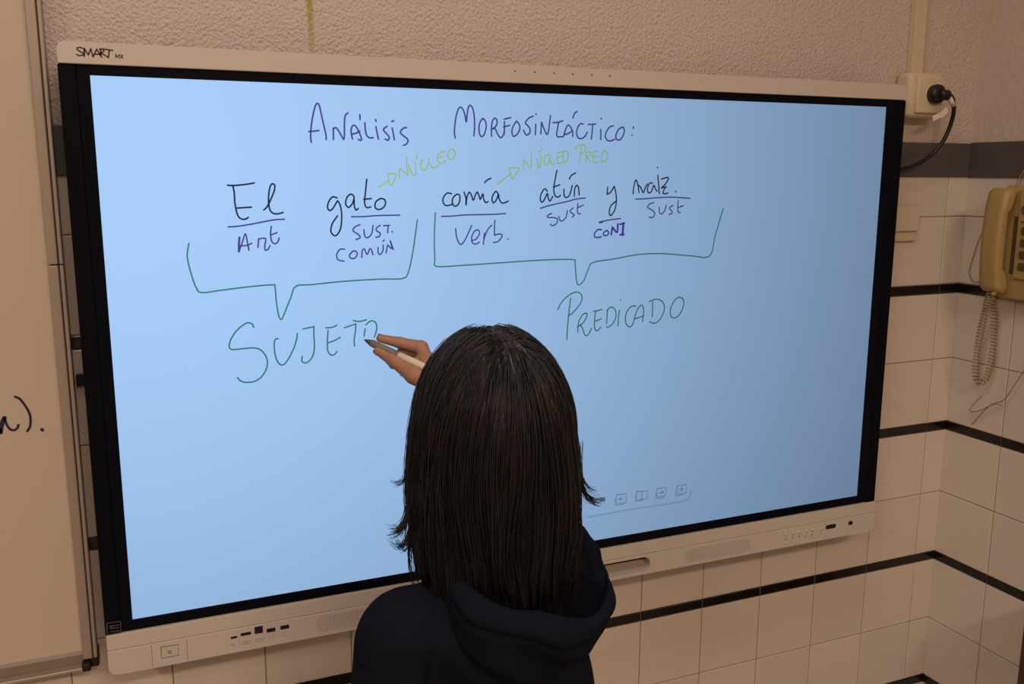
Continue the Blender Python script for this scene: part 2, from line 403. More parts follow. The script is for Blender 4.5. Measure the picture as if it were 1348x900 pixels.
# white top rail
top = MB().prism(rrect(-0.0385, 1.4765, Zr(0.0142), Zr(0.0435), 0.0115, (0, 0, 1, 1)), 'y', -0.005, 0.030, bev=0.0012).build('top_rail', 'white', disp)
top['label'] = 'white plastic rail along the top'
for px, py in ((678, 93.6), (704, 94.8), (729, 96.3), (754, 97.6), (779, 98.4), (803, 100)):
    p = onY(px, py, -0.005)
    MB().lathe((p[0], -0.0054, p[2]), (p[0], 0, p[2]), [(0, 0.0013), (0.001, 0.0013)], 12).build('microphone_hole', 'print', top)
strokes('printed_logo', [
    [(228, 92), (170, 72), (105, 82), (98, 110), (170, 160), (250, 205), (235, 245), (160, 255), (98, 228)],
    (0.0022, [(268, 95), (268, 262)]), [(268, 98), (360, 235)], [(360, 235), (412, 105)], [(412, 105), (462, 280)], [(462, 280), (545, 110)],
    [(545, 110), (655, 290)], [(500, 222), (640, 225)], (0.0019, [(625, 105), (640, 250)]), [(612, 108), (720, 112), (905, 140)],
    [(690, 120), (712, 150), (640, 190)], [(640, 190), (800, 295)], [(825, 135), (805, 295)]],
    (95, 58, 16.85), 0.0017, 'print', top, Y=-0.0054, smooth=False)
strokes('printed_model_mark', [[(960, 300), (965, 225)], [(965, 225), (1000, 295)], [(1000, 295), (1045, 230)], [(1045, 230), (1045, 305)],
    [(1075, 235), (1125, 315)], [(1125, 240), (1070, 310)]], (95, 58, 16.85), 0.0010, 'print', top, Y=-0.0054, smooth=False)

# white bottom panel: an upper strip and a slightly proud lower fascia, with the pen tray cut out
def slot_faces(mb, outer, hole, y, depth, mi_in):
    pass
pan = MB()
pan.prism(rrect(-0.0385, 1.4765, Zr(-0.8458), Zr(-0.8215), 0.004, (0, 0, 0, 0)), 'y', -0.006, 0.032, bev=0.0010)
pan.box(-0.036, 1.474, -0.003, 0.03, Zr(-0.850), Zr(-0.842), mi=1)
bottom = pan.build('bottom_panel', ['white', 'groove'], disp)
bottom['label'] = 'white plastic speaker and port panel along the bottom'
fas = MB().prism(rrect(-0.0385, 1.4765, Zr(-0.8865), Zr(-0.8463), 0.0115, (1, 1, 0, 0)), 'y', -0.007, 0.032, bev=0.0010).build('fascia', 'white', bottom)
cutm = MB().prism(rrect(0.512, 0.916, Zr(-0.8805), Zr(-0.8515), 0.0140, n=8), 'y', -0.02, 0.022).build('cut', 'white')
md = fas.modifiers.new('b', 'BOOLEAN'); md.operation = 'DIFFERENCE'; md.object = cutm; md.solver = 'EXACT'
bpy.context.view_layer.update()
me = bpy.data.meshes.new_from_object(fas.evaluated_get(bpy.context.evaluated_depsgraph_get()))
fas.modifiers.clear(); fas.data = me
bpy.data.objects.remove(cutm)
tr = MB(); tr.prism([(0.0215, Zr(-0.8500)), (0.0150, Zr(-0.8505)), (0.0150, Zr(-0.8640)), (-0.0020, Zr(-0.8800)), (-0.0020, Zr(-0.8815)), (0.0215, Zr(-0.8815))], 'x', 0.5125, 0.9155)
tr.build('pen_tray', 'tray', bottom)
# speaker grilles: perforated rounded patches
def grille(x0, x1, nx):
    bm = bmesh.new(); z0, z1 = Zr(-0.8800), Zr(-0.8520); nz = 9; h = (z1 - z0)
    for i in range(nx):
        for k in range(nz):
            cx = x0 + (i + 0.5) * (x1 - x0) / nx; cz = z0 + (k + 0.5) * h / nz
            e = abs(k - (nz - 1) / 2) / (nz / 2)
            if min(cx - x0, x1 - cx) < (1 - math.sqrt(max(0, 1 - e * e))) * h / 2: continue
            vs = [bm.verts.new((cx + 0.00085 * math.cos(a), -0.0073, cz + 0.00085 * math.sin(a))) for a in [math.pi * q / 3 for q in range(6)]]
            f = bm.faces.new(vs); f.normal_update()
            if f.normal.y > 0: f.normal_flip()
    me = bpy.data.meshes.new('speaker_grille'); bm.to_mesh(me); bm.free()
    return link('speaker_grille', me, 'groove', bottom)
grille(0.277, 0.434, 46); grille(0.994, 1.151, 46)
# seams and power button
for xx in (0.0235, 0.0748):
    MB().box(xx - 0.0004, xx + 0.0004, -0.0072, -0.006, Zr(-0.8835), Zr(-0.8475)).build('panel_seam', 'groove', bottom)
strokes('power_button', [[(315, 430), (403, 416), (405, 470), (318, 486), (315, 430)]], (130, 740, 3.851), 0.0008, 'print', bottom, Y=-0.0074, smooth=False)
c = onY(130 + 360 / 3.851, 740 + 454 / 3.851, -0.0074)
pw = bmesh.new()
ringp = [(c[0] + 0.0024 * math.cos(a), c[2] + 0.0024 * math.sin(a)) for a in np.linspace(math.radians(125), math.radians(415), 18)]
for p, q in zip(ringp[:-1], ringp[1:]):
    pass
pw.free()
_pm = MB().tube([(p[0], -0.0073, p[1]) for p in ringp], 0.00035, 6).tube([(c[0], -0.0073, c[2]), (c[0], -0.0073, c[2] + 0.003)], 0.00035, 6)
_pm.build('power_symbol', 'print', bottom)
# ports, each a dark recess in the panel
def port(name, px0, py0, px1, py1, hgt, m, r):
    a = onY(px0, py0, -0.007); b = onY(px1, py1, -0.007); z = (a[2] + b[2]) / 2
    return MB().prism(rrect(a[0], b[0], z - hgt / 2, z + hgt / 2, r, n=4), 'y', -0.0074, 0.004).build(name, m, bottom)
port('usb_c_port', 303.6, 839.4, 312.3, 838, 0.0036, 'dark', 0.0016)
port('hdmi_port', 316.8, 835, 330.5, 833, 0.0048, 'dark', 0.0008)
port('usb_b_port', 335, 829.5, 346, 828, 0.0120, 'bluedark', 0.0008)
port('usb_port', 351, 830, 362.5, 828, 0.0066, 'dark', 0.0006)
port('usb_port', 369, 826.2, 380.5, 824, 0.0066, 'dark', 0.0006)
strokes('port_marks', [[(165, 600), (245, 580)], [(210, 610), (225, 625)], [(300, 545), (318, 580)], [(365, 550), (440, 535)], [(335, 590), (480, 560), (475, 520)],
    [(570, 508), (670, 490)], [(560, 545), (705, 515), (700, 460)], [(790, 440), (795, 485), (825, 480)], [(835, 435), (860, 430), (860, 475), (835, 480)],
    [(1000, 400), (1005, 450), (1070, 445)], [(1040, 400), (1070, 395)]], (290, 800, 12.25), 0.0007, 'printfaint', bottom, Y=-0.0074, smooth=False)
# round buttons on the right with small icons below
for k, (bx, by, ix, iy) in enumerate(((157, 260, 162, 335), (265, 240, 260, 310), (362, 225, 362, 295), (466, 205, 455, 285), (558, 190, 550, 268), (690, 170, 685, 245))):
    p = onY(1020 + bx / 11.23, 680 + by / 11.23, -0.007)
    MB().lathe((p[0], -0.0095, p[2]), (p[0], 0, p[2]), [(0, 0.0001), (0.0002, 0.0028), (0.001, 0.0038), (0.0028, 0.0041)], 16).build('button', 'white', bottom)
    q = onY(1020 + ix / 11.23, 680 + iy / 11.23, -0.0072)
    sgn = MB(); sgn.box(q[0] - 0.0011, q[0] + 0.0011, -0.0074, -0.0068, q[2] - 0.0010, q[2] + 0.0010)
    if k % 2 == 0: sgn.box(q[0] - 0.0003, q[0] + 0.0003, -0.0074, -0.0068, q[2] + 0.0012, q[2] + 0.0024)
    sgn.build('button_icon', 'print' if k < 5 else 'printfaint', bottom)
port('infrared_window', 1086.8, 693.8, 1100.2, 691.9, 0.0092, 'dark', 0.0044)
port('sensor_hole', 1116.6, 688.5, 1122.4, 687.6, 0.0088, 'dark', 0.0040)
# small square rating label at the lower left of the frame
stk = strokes('rating_label', [[(540, 540), (785, 505), (800, 700), (555, 740), (540, 540)], [(600, 590), (760, 570)], [(600, 635), (750, 615)], [(610, 690), (770, 668)], [(600, 610), (650, 600)]],
              (100, 780, 13.43), 0.0011, 'sticker', disp, Y=-0.0030, smooth=False)

# ---- handwriting shown on the panel
INK = dict(purple=glow('purple_pen_light', srgb(66, 66, 150)), dark=glow('dark_pen_light', srgb(14, 32, 66)), violet=glow('violet_pen_light', srgb(66, 52, 165)),
           yellow=glow('yellow_green_pen_light', srgb(158, 192, 96)), green=glow('green_pen_light', srgb(36, 122, 118)), icon=glow('slate_icon_light', srgb(95, 118, 165)),
           edge=glow('toolbar_edge_light', srgb(142, 180, 226)))
def ink(name, label, parts, w, m):
    """several crops of strokes into one mesh on the screen"""
    objs = [strokes(name, st, crop, w, INK[m], screen) for crop, st in parts]
    if len(objs) > 1:
        bm = bmesh.new()
        for o in objs: bm.from_mesh(o.data)
        bm.to_mesh(objs[0].data); bm.free()
        for o in objs[1:]: bpy.data.objects.remove(o)
    objs[0]['label'] = label
    return objs[0]
C1 = (400, 130, 8.987); C2 = (590, 130, 10.37); C3 = (710, 130, 10.37); C4 = (490, 185, 11.233); C5 = (645, 185, 8.425); C6 = (295, 230, 8.18)
C7 = (420, 225, 7.2); C8 = (575, 225, 8.57); C9 = (700, 220, 10.0); C10 = (770, 220, 8.987); C11 = (290, 410, 9.0); C12 = (390, 410, 11.233)
C13 = (730, 375, 12.0); C14 = (820, 375, 12.0); C15 = (770, 620, 8.987)
ink('handwritten_word', 'first purple word of the title', [(C1, [[(88, 515), (80, 440), (90, 300), (115, 160), (140, 75), (160, 55), (182, 80), (210, 200), (240, 330), (262, 430), (264, 480)], [(60, 388), (110, 384), (178, 375)],
          [(350, 480), (348, 350)], [(346, 352), (385, 345), (430, 410), (472, 480), (480, 400), (480, 290), (490, 200), (520, 168)],
          [(575, 475), (560, 400), (565, 340), (592, 312), (625, 340), (655, 400), (680, 465), (675, 492), (645, 480)], [(570, 418), (620, 405), (662, 382)], [(662, 188), (665, 245)],
          [(722, 285), (728, 370), (745, 435), (780, 462), (820, 460)], [(852, 330), (868, 410), (882, 478)], [(848, 245), (855, 268)],
          [(985, 325), (950, 350), (945, 375), (985, 420), (1010, 455), (995, 490), (960, 475)], [(1045, 345), (1060, 420), (1072, 485)], [(1040, 270), (1065, 260)],
          [(1215, 340), (1175, 350), (1140, 395), (1175, 435), (1225, 475), (1230, 510), (1205, 540), (1178, 550)]])], 0.0026, 'purple')
ink('handwritten_word', 'second purple word of the title', [(C2, [[(97, 535), (85, 470), (90, 370), (110, 230), (140, 140), (170, 115), (205, 150), (232, 240), (247, 320), (258, 220), (275, 120), (300, 90), (330, 120), (352, 210), (360, 330), (358, 430), (350, 505)],
          [(470, 270), (435, 320), (420, 400), (430, 480), (455, 515), (490, 490), (515, 410), (515, 330), (490, 280), (465, 270)],
          [(592, 510), (590, 420), (600, 320), (625, 270), (655, 275), (668, 320), (650, 375), (600, 415)], [(600, 412), (640, 410), (680, 490), (715, 530), (750, 500), (768, 440)],
          [(768, 310), (768, 400), (762, 485)], [(765, 278), (855, 257)], [(755, 385), (840, 362)],
          [(930, 305), (885, 380), (870, 450), (885, 505), (915, 505), (955, 465), (978, 400), (965, 340), (930, 305)],
          [(1160, 237), (1100, 265), (1055, 325), (1080, 360), (1115, 410), (1110, 470), (1065, 492), (1030, 430)], [(1195, 345), (1190, 490)], [(1198, 206), (1199, 216)]]),
    (C3, [[(20, 480), (30, 320)], [(30, 320), (60, 400), (100, 485), (125, 440), (140, 330), (152, 232)], [(185, 325), (250, 322), (322, 298)], [(265, 320), (245, 420), (240, 510), (290, 518), (330, 510), (350, 440)],
          [(335, 500), (365, 400), (395, 358), (425, 385), (455, 450), (455, 515)], [(345, 490), (400, 470), (455, 437)], [(458, 265), (480, 200), (515, 172)],
          [(600, 345), (560, 340), (525, 390), (508, 460), (525, 525), (565, 543), (615, 520), (655, 455)], [(670, 350), (770, 345)], [(730, 350), (720, 450), (710, 550)],
          [(838, 420), (840, 490), (836, 560)], [(843, 266), (847, 276)], [(1012, 370), (960, 385), (915, 450), (902, 520), (935, 570), (985, 572), (1030, 552)],
          [(1130, 388), (1080, 420), (1045, 500), (1055, 550), (1095, 562), (1140, 510), (1160, 440), (1150, 395), (1125, 388)], [(1283, 380), (1283, 405)], [(1262, 492), (1266, 498)]])], 0.0026, 'purple')
ink('handwritten_note', 'yellow-green note with an arrow above gato', [(C4, [[(95, 688), (160, 645), (225, 595)], [(230, 490), (345, 495), (335, 560), (295, 655), (262, 650), (240, 560), (230, 490)],
    [(405, 560), (395, 490), (405, 410)], [(405, 410), (460, 455), (525, 510), (515, 400), (508, 240)], [(540, 360), (565, 440), (600, 510), (630, 515), (645, 450), (632, 320)], [(668, 190), (648, 270)],
    [(755, 280), (725, 310), (722, 390), (760, 440), (805, 410), (825, 330)], [(828, 265), (845, 330), (880, 390), (920, 400), (975, 365)],
    [(1078, 160), (1000, 185), (965, 230), (975, 310), (1030, 340), (1090, 295)], [(985, 250), (1040, 235)], [(1160, 125), (1120, 180), (1125, 255), (1165, 280), (1210, 240), (1225, 180), (1195, 130), (1160, 125)]])], 0.0019, 'yellow')
ink('handwritten_note', 'yellow-green two-word note with an arrow above the verb', [(C5, [[(70, 490), (150, 430), (225, 370)], [(210, 305), (320, 305), (290, 370), (252, 425), (230, 360), (210, 305)],
    [(372, 335), (372, 215)], [(372, 215), (420, 270), (455, 305), (460, 220), (462, 120)], [(525, 200), (530, 270), (540, 300), (560, 270), (570, 170)], [(540, 130), (580, 92)],
    [(660, 155), (615, 175), (600, 230), (615, 268), (645, 250), (665, 200)], [(662, 160), (670, 230), (690, 262), (725, 255)], [(810, 120), (750, 140), (745, 200), (760, 255), (815, 235)], [(750, 190), (805, 170)],
    [(810, 125), (850, 120), (868, 170), (850, 225), (810, 240), (815, 180), (810, 125)], [(1015, 50), (1005, 150), (992, 250)], [(940, 95), (970, 60), (1030, 45), (1060, 70), (1050, 120), (1010, 150)],
    [(1065, 245), (1065, 170), (1070, 130), (1110, 125), (1115, 160), (1075, 185), (1110, 235)], [(1190, 120), (1145, 125), (1145, 180), (1150, 240), (1205, 235)], [(1145, 180), (1190, 170)],
    [(1240, 240), (1245, 130), (1290, 125), (1305, 170), (1290, 220), (1240, 240)]])], 0.0019, 'yellow')
ink('handwritten_word', 'dark handwritten word El', [(C6, [[(38, 113), (110, 115), (220, 105), (325, 88)], [(95, 118), (110, 200), (115, 290), (130, 380), (155, 450), (195, 478), (235, 475), (260, 458)], [(140, 358), (295, 348)],
          [(428, 378), (465, 340), (505, 260), (540, 170), (545, 115), (520, 97), (495, 130), (480, 220), (480, 310), (495, 380), (530, 415), (580, 420), (635, 405)]])], 0.0025, 'dark')
ink('handwritten_word', 'dark handwritten word gato', [(C7, [[(170, 255), (130, 245), (95, 285), (80, 340), (100, 375), (130, 355), (165, 300), (180, 285), (205, 340), (215, 430), (205, 540), (170, 605), (140, 610), (112, 570), (125, 500), (175, 425)],
          [(330, 285), (330, 240), (300, 220), (265, 250), (252, 310), (280, 345), (315, 310), (330, 270), (335, 330), (350, 370), (372, 355)], [(452, 78), (440, 200), (432, 300), (450, 345), (490, 340)], [(425, 268), (495, 262)],
          [(580, 262), (540, 290), (530, 340), (560, 365), (605, 350), (630, 310), (620, 270), (580, 260)]])], 0.0025, 'dark')
ink('handwritten_word', 'dark handwritten word comía', [(C8, [[(165, 255), (115, 250), (75, 300), (70, 350), (100, 388), (150, 385), (180, 370)], [(225, 262), (185, 300), (175, 360), (200, 395), (235, 385), (260, 330), (255, 270), (225, 262)], [(308, 240), (328, 300), (330, 380)],
          [(330, 380), (340, 300), (365, 240), (390, 270), (412, 330), (440, 260), (460, 240), (480, 290), (490, 320), (515, 265)], [(522, 260), (530, 320), (550, 355), (578, 345)],
          [(690, 255), (665, 230), (630, 280), (625, 335), (645, 358), (680, 310), (695, 260), (705, 320), (735, 360), (775, 355), (808, 338)], [(540, 132), (565, 105), (610, 82)]])], 0.0025, 'dark')
ink('handwritten_word', 'dark handwritten word atún', [(C9, [[(205, 315), (170, 285), (130, 340), (112, 410), (130, 460), (165, 430), (205, 345), (215, 400), (240, 445), (275, 385)], [(332, 42), (310, 150), (290, 280), (305, 370), (345, 395), (378, 370)], [(285, 262), (368, 232)],
          [(425, 290), (425, 370), (455, 400), (495, 370), (520, 300), (532, 240)], [(560, 385), (565, 290), (590, 240), (615, 270), (625, 365)], [(495, 155), (520, 110), (578, 75)]])], 0.0025, 'dark')
ink('handwritten_word', 'dark handwritten word y', [(C10, [[(270, 235), (262, 320)], [(262, 320), (300, 300), (345, 230)], [(345, 225), (365, 300), (372, 400), (355, 500), (310, 570), (288, 545), (305, 460), (368, 400)]])], 0.0025, 'dark')
ink('handwritten_word', 'dark handwritten word maíz', [(C10, [[(570, 315), (580, 225), (602, 152), (625, 200), (640, 300)], [(632, 210), (660, 240), (690, 300), (720, 230), (740, 200)], [(800, 190), (765, 190), (740, 250), (750, 300), (785, 290), (815, 215), (835, 260), (855, 285)],
           [(862, 95), (872, 200), (880, 315)], [(905, 140), (985, 122), (960, 190), (905, 245)], [(905, 245), (965, 232)], [(950, 240), (925, 290), (935, 315), (985, 305)], [(1072, 286), (1076, 292)], [(857, 2), (860, 7)]])], 0.0025, 'dark')
for crop, st in ((C6, [[(45, 560), (140, 555), (300, 530), (480, 495), (560, 483), (650, 478)]]), (C7, [[(308, 433), (420, 432), (560, 422), (765, 418)]]),
                 (C8, [[(55, 512), (180, 508), (330, 495), (600, 490), (775, 480)]]), (C9, [[(115, 540), (250, 500), (450, 455), (580, 420), (705, 405)]]),
                 (C10, [[(170, 650), (200, 642), (300, 622), (420, 608)], (0.0034, [(172, 654), (208, 648)])]), (C10, [[(600, 378), (720, 372), (900, 358), (1050, 355), (1245, 368)]])):
    strokes('underline_mark', st, crop, 0.0023, INK['purple'], screen)
ink('handwritten_label', 'purple word below El', [(C6, [(0.0034, [(165, 675), (160, 760), (160, 825)]), [(160, 825), (195, 730), (228, 635), (250, 720), (268, 812)], [(185, 765), (240, 760), (300, 738)], [(365, 780), (372, 690)],
    [(372, 690), (445, 685), (440, 750), (440, 805), (470, 805), (495, 762)], [(508, 555), (500, 640), (515, 720), (550, 742), (580, 720), (592, 680)], [(510, 645), (570, 622)]])], 0.0023, 'purple')
ink('handwritten_label', 'purple two-line label below gato', [(C7, [[(388, 508), (340, 530), (322, 565), (370, 600), (390, 630), (352, 650)], [(425, 555), (435, 620), (465, 630), (500, 590), (512, 515)], [(580, 515), (545, 540), (545, 565), (580, 590), (570, 620), (538, 628)],
    [(612, 518), (668, 515)], [(655, 520), (650, 585)], [(692, 574), (695, 579)], [(245, 742), (200, 742), (168, 790), (180, 840), (235, 855)], [(320, 760), (290, 795), (300, 825), (340, 825), (362, 785), (345, 758), (318, 760)],
    [(405, 820), (410, 755), (430, 740), (455, 790), (480, 740), (495, 745), (512, 795)], [(560, 725), (560, 775), (580, 790), (605, 755), (608, 700)], [(605, 665), (618, 655)], [(635, 775), (650, 700)], [(650, 700), (690, 735), (675, 660)], [(675, 660), (705, 745)]])], 0.0023, 'purple')
ink('handwritten_label', 'purple word below the verb', [(C8, [[(212, 650), (225, 750), (265, 828), (310, 790), (360, 690), (395, 612)], [(395, 785), (440, 770), (480, 710), (470, 668), (430, 675), (395, 740), (400, 805), (440, 825), (480, 800)], [(525, 825), (538, 700)],
    [(532, 770), (560, 690), (590, 640), (620, 612)], [(655, 555), (650, 640), (652, 725)], [(652, 725), (700, 710), (738, 720), (720, 765), (680, 800), (638, 805)], [(802, 764), (806, 769)]])], 0.0023, 'purple')
ink('handwritten_label', 'purple word below atún', [(C9, [[(260, 608), (210, 635), (215, 660), (300, 665), (340, 690), (320, 745), (270, 770), (245, 750)], [(355, 650), (375, 700), (405, 705), (450, 660), (470, 570)], [(545, 535), (505, 575), (530, 605), (560, 630), (530, 655)],
    [(608, 475), (600, 560), (610, 610), (645, 612)], [(600, 535), (680, 498)]])], 0.0023, 'purple')
ink('handwritten_label', 'violet abbreviation below y', [(C10, [[(198, 738), (150, 740), (112, 790), (125, 830), (195, 825)], [(260, 745), (222, 775), (225, 805), (260, 805), (282, 775), (258, 745)], (0.0036, [(312, 795), (325, 710)]), (0.0036, [(325, 710), (380, 770), (390, 672)]),
    (0.0032, [(415, 675), (468, 662)]), (0.0044, [(455, 665), (445, 800)]), (0.0032, [(415, 800), (462, 795)])])], 0.0026, 'violet')
ink('handwritten_label', 'purple word below maíz', [(C10, [[(815, 418), (765, 435), (742, 475), (790, 505), (828, 545), (800, 595), (760, 590)], [(878, 475), (885, 540), (910, 552), (945, 510), (962, 450)], [(1045, 450), (1000, 480), (1025, 515), (1030, 545), (995, 560)],
    [(1105, 395), (1098, 470), (1105, 530), (1128, 535)], [(1098, 478), (1165, 455)]])], 0.0023, 'purple')
ink('brace_line', 'green bracket line pointing down to the subject word', [((230, 250, 3.3333), [[(62, 235), (55, 290), (70, 360), (95, 430), (120, 450), (200, 440), (330, 424), (430, 416), (440, 425), (445, 480), (455, 545), (467, 568), (480, 545), (510, 470), (532, 422), (600, 415), (750, 400), (900, 391), (1000, 388), (1025, 360), (1045, 270), (1065, 130)]])], 0.0022, 'green')
ink('brace_line', 'green bracket line pointing down to the predicate word', [((560, 110, 3.2095), [[(42, 545), (38, 640), (40, 740), (48, 772), (150, 768), (300, 758), (480, 746), (620, 743), (632, 760), (638, 830), (648, 850), (670, 830), (690, 780), (710, 755), (800, 740), (900, 722), (1000, 718), (1120, 727), (1200, 728), (1225, 640), (1258, 528)]])], 0.0022, 'green')
ink('handwritten_word', 'large green word being written at the pen tip', [
    (C11, [[(395, 188), (380, 150), (330, 132), (270, 160), (190, 230), (130, 320), (105, 400), (120, 440), (165, 450), (280, 438), (390, 430), (470, 450), (530, 510), (558, 590), (545, 680), (490, 770), (410, 825), (310, 838), (240, 820), (203, 780)],
           [(685, 320), (655, 328), (640, 370), (642, 460), (660, 550), (695, 615), (735, 633), (780, 600), (830, 520), (880, 410), (905, 320), (912, 258)]]),
    (C12, [[(100, 258), (180, 240), (262, 222)], [(262, 222), (260, 340), (268, 470), (262, 590), (225, 690), (165, 750), (110, 755), (82, 720), (90, 660)], [(440, 240), (520, 235), (575, 215), (600, 198)],
           [(470, 275), (462, 400), (460, 520), (475, 600), (520, 645), (570, 630), (602, 590)], [(472, 462), (560, 430), (650, 382)], [(712, 240), (790, 212), (880, 182)], [(880, 185), (875, 300), (858, 400), (860, 510)],
           [(845, 130), (900, 145), (970, 140), (1035, 122)], [(1030, 195), (1080, 150), (1130, 138), (1175, 165), (1192, 230), (1180, 300), (1155, 375)], [(1020, 255), (1010, 310), (1005, 365)]])], 0.0023, 'green')
ink('handwritten_word', 'large green word on the right half', [
    (C13, [[(50, 390), (100, 290), (180, 200), (270, 135), (350, 112), (410, 135), (435, 190), (420, 270), (360, 360), (280, 445), (215, 490)], [(255, 210), (232, 380), (215, 560), (200, 740), (195, 860)],
           [(370, 745), (372, 640), (400, 540), (450, 465), (500, 445), (512, 480), (480, 560), (420, 625), (360, 665)], [(400, 630), (440, 680), (470, 770), (500, 800), (540, 770), (585, 685)],
           [(615, 415), (680, 405), (750, 390)], [(650, 415), (635, 520), (630, 640), (645, 705), (680, 720), (730, 665)], [(640, 570), (690, 555), (740, 530)], [(838, 400), (830, 500), (822, 610)],
           [(825, 405), (880, 355), (930, 360), (968, 420), (965, 520), (920, 610), (870, 655), (822, 668)], [(1025, 400), (1010, 520), (1002, 645)], [(1042, 238), (1046, 246)]]),
    (C14, [[(200, 338), (150, 330), (90, 380), (48, 460), (38, 560), (60, 630), (110, 660), (150, 630), (180, 545)], [(180, 545), (210, 430), (260, 340), (300, 320), (325, 370), (325, 480), (308, 580)], [(185, 535), (250, 515), (320, 490)],
           [(418, 262), (480, 235), (550, 225), (620, 260), (655, 340), (640, 440), (580, 550), (520, 598), (470, 600), (420, 580)], [(470, 265), (468, 390), (465, 505)],
           [(930, 205), (880, 195), (810, 255), (760, 350), (750, 450), (775, 510), (830, 515), (890, 470), (940, 380), (962, 290), (950, 225), (925, 202)]])], 0.0023, 'green')
def icon(label, sts):
    o = strokes('toolbar_icon', sts, C15, 0.0013, INK['icon'], screen, smooth=False); o['label'] = label
icon('small filled square icon', [(0.0031, [(182, 323), (234, 316)]), (0.0031, [(181, 339), (234, 333)]), (0.0031, [(181, 355), (233, 349)])])
icon('page icon with a left arrow', [[(372, 278), (490, 270), (487, 370), (375, 386), (372, 278)], [(358, 325), (358, 402), (462, 386)], [(405, 330), (455, 325)], [(424, 308), (405, 330), (424, 346)]])
icon('page icon with a middle line', [[(612, 242), (738, 232), (735, 322), (612, 342), (612, 242)], [(598, 285), (598, 357), (692, 342)], [(675, 244), (672, 328)]])
icon('page icon with a right arrow', [[(855, 206), (960, 192), (955, 286), (850, 301), (855, 206)], [(840, 255), (838, 326), (942, 306)], [(880, 256), (930, 247)], [(912, 232), (932, 248), (912, 264)]])
icon('page icon with a plus', [[(1092, 173), (1205, 155), (1200, 256), (1090, 273), (1092, 173)], [(1078, 220), (1070, 292), (1167, 276)], [(1145, 186), (1145, 242)], [(1122, 216), (1168, 209)]])
te = strokes('toolbar_edge', [[(30, 545), (480, 462), (900, 398), (1150, 358), (1215, 335), (1245, 300), (1250, 240)]], C15, 0.0030, INK['edge'], screen, Y=-0.0006)

# ------------------------------------------------------------------ whiteboard on the left
wb = empty('whiteboard', (-0.85, 0.06, Zr(-0.90)), 'white marker board in an aluminium frame with blue handwriting, at the left edge', 'whiteboard')
WL, WR, WT, WB = -2.1, -0.0745, 0.36, -0.872
MB().box(WL, WR, 0.066, 0.084, Zr(WB), Zr(WT)).build('writing_surface', 'board', wb)
def frame_bar(z0, z1):
    fb = MB()
    fb.box(-0.0765, -0.0632, 0.0560, 0.090, Zr(z0), Zr(z1), 0.0015)
    fb.box(-0.0640, -0.0612, 0.0620, 0.090, Zr(z0), Zr(z1), mi=1)
    fb.box(-0.0615, -0.0562, 0.0570, 0.0985, Zr(z0), Zr(z1), 0.0012)
    return fb
fb = frame_bar(-0.2625, WT)
fb2 = frame_bar(-0.884, -0.2640)
tmp = bpy.data.meshes.new('t'); bmesh.ops.recalc_face_normals(fb2.bm, faces=fb2.bm.faces[:]); fb2.bm.to_mesh(tmp); fb.bm.from_mesh(tmp)
fb.build('side_frame', ['alu', 'aludark'], wb)
tf = MB().box(WL, -0.0765, 0.056, 0.09, Zr(WT - 0.014), Zr(WT), 0.0015).build('top_frame', 'alu', wb)
bf = MB(); bf.prism([(0.066, Zr(WB)), (0.058, Zr(WB - 0.003)), (0.066, Zr(WB - 0.022)), (0.090, Zr(WB - 0.022)), (0.090, Zr(WB))], 'x', WL, -0.0765)
bf.box(WL, -0.0765, 0.050, 0.088, Zr(WB - 0.0265), Zr(WB - 0.0225), 0.001, mi=1)
bf.build('bottom_frame', ['alu', 'white'], wb)
MB().box(-0.0790, -0.0660, 0.048, 0.075, Zr(-0.9015), Zr(-0.888), 0.003).box(-0.067, -0.054, 0.058, 0.092, Zr(-0.9005), Zr(-0.8775), 0.003).build('corner_cap', 'caps', wb)
strokes('marker_writing', [[(-160, 560), (-80, 660), (-10, 640), (18, 690)], (0.0060, [(5, 690), (30, 560), (58, 500)]), [(58, 500), (85, 580), (130, 645), (190, 660), (232, 625), (242, 592)],
                           [(198, 220), (255, 245), (330, 335), (385, 435), (402, 520), (395, 610), (360, 672)], (0.0046, [(551, 650), (560, 660)])],
        (0, 500, 10.0), 0.0034, 'marker', wb, Y=0.0655)

# ------------------------------------------------------------------ sockets, trunking, plug
sk = empty('wall_socket', (1.59, 0.08, Zr(0.03)), 'cream surface-mounted wall socket just beyond the upper right corner of the display', 'socket')
MB().box(1.545, 1.640, 0.058, WY, Zr(-0.014), Zr(0.0785), 0.011, 4).build('back_box', 'beige2', sk, True)
MB().box(1.5615, 1.6335, 0.0515, 0.062, Zr(-0.0055), Zr(0.0705), 0.0045, 3).build('cover_plate', 'beige2', sk, True)
pr = MB(); pr.lathe((1.6055, 0.0505, Zr(0.034)), (1.6055, 0.07, Zr(0.034)), [(0.0006, 0.0225), (0.002, 0.0225), (0.004, 0.020)], 32)
pr.build('socket_ring', 'beige2', sk, True)
ct = MB(); ct.box(1.5745, 1.6045, 0.084, WY - 0.0005, Zr(0.0785), 2.949, 0.0015); ct.box(1.5735, 1.5785, 0.0835, WY - 0.0005, Zr(0.0785), 2.949, 0.001)
setp(ct.build('cable_trunking', 'beige2'), 'narrow cream cable trunking running up the wall from the socket', 'trunking')
pc = onY(1224, 124, 0.044)
pg = empty('power_plug', (pc[0], 0.05, pc[2]), 'black power plug in the cream wall socket, its cable looping down behind the display', 'plug')
zc = float(pc[2])
MB().lathe((1.6055, 0.0508, Zr(0.034)), (1.6055, 0.0, Zr(0.034)), [(0, 0.0195), (0.012, 0.0195), (0.016, 0.0175), (0.0185, 0.012), (0.019, 0.002)], 32).build('plug_head', 'rubber', pg, True)
hp = (1.6055, 0.036, Zr(0.034))
he = onY(1249, 125.5, 0.030); 
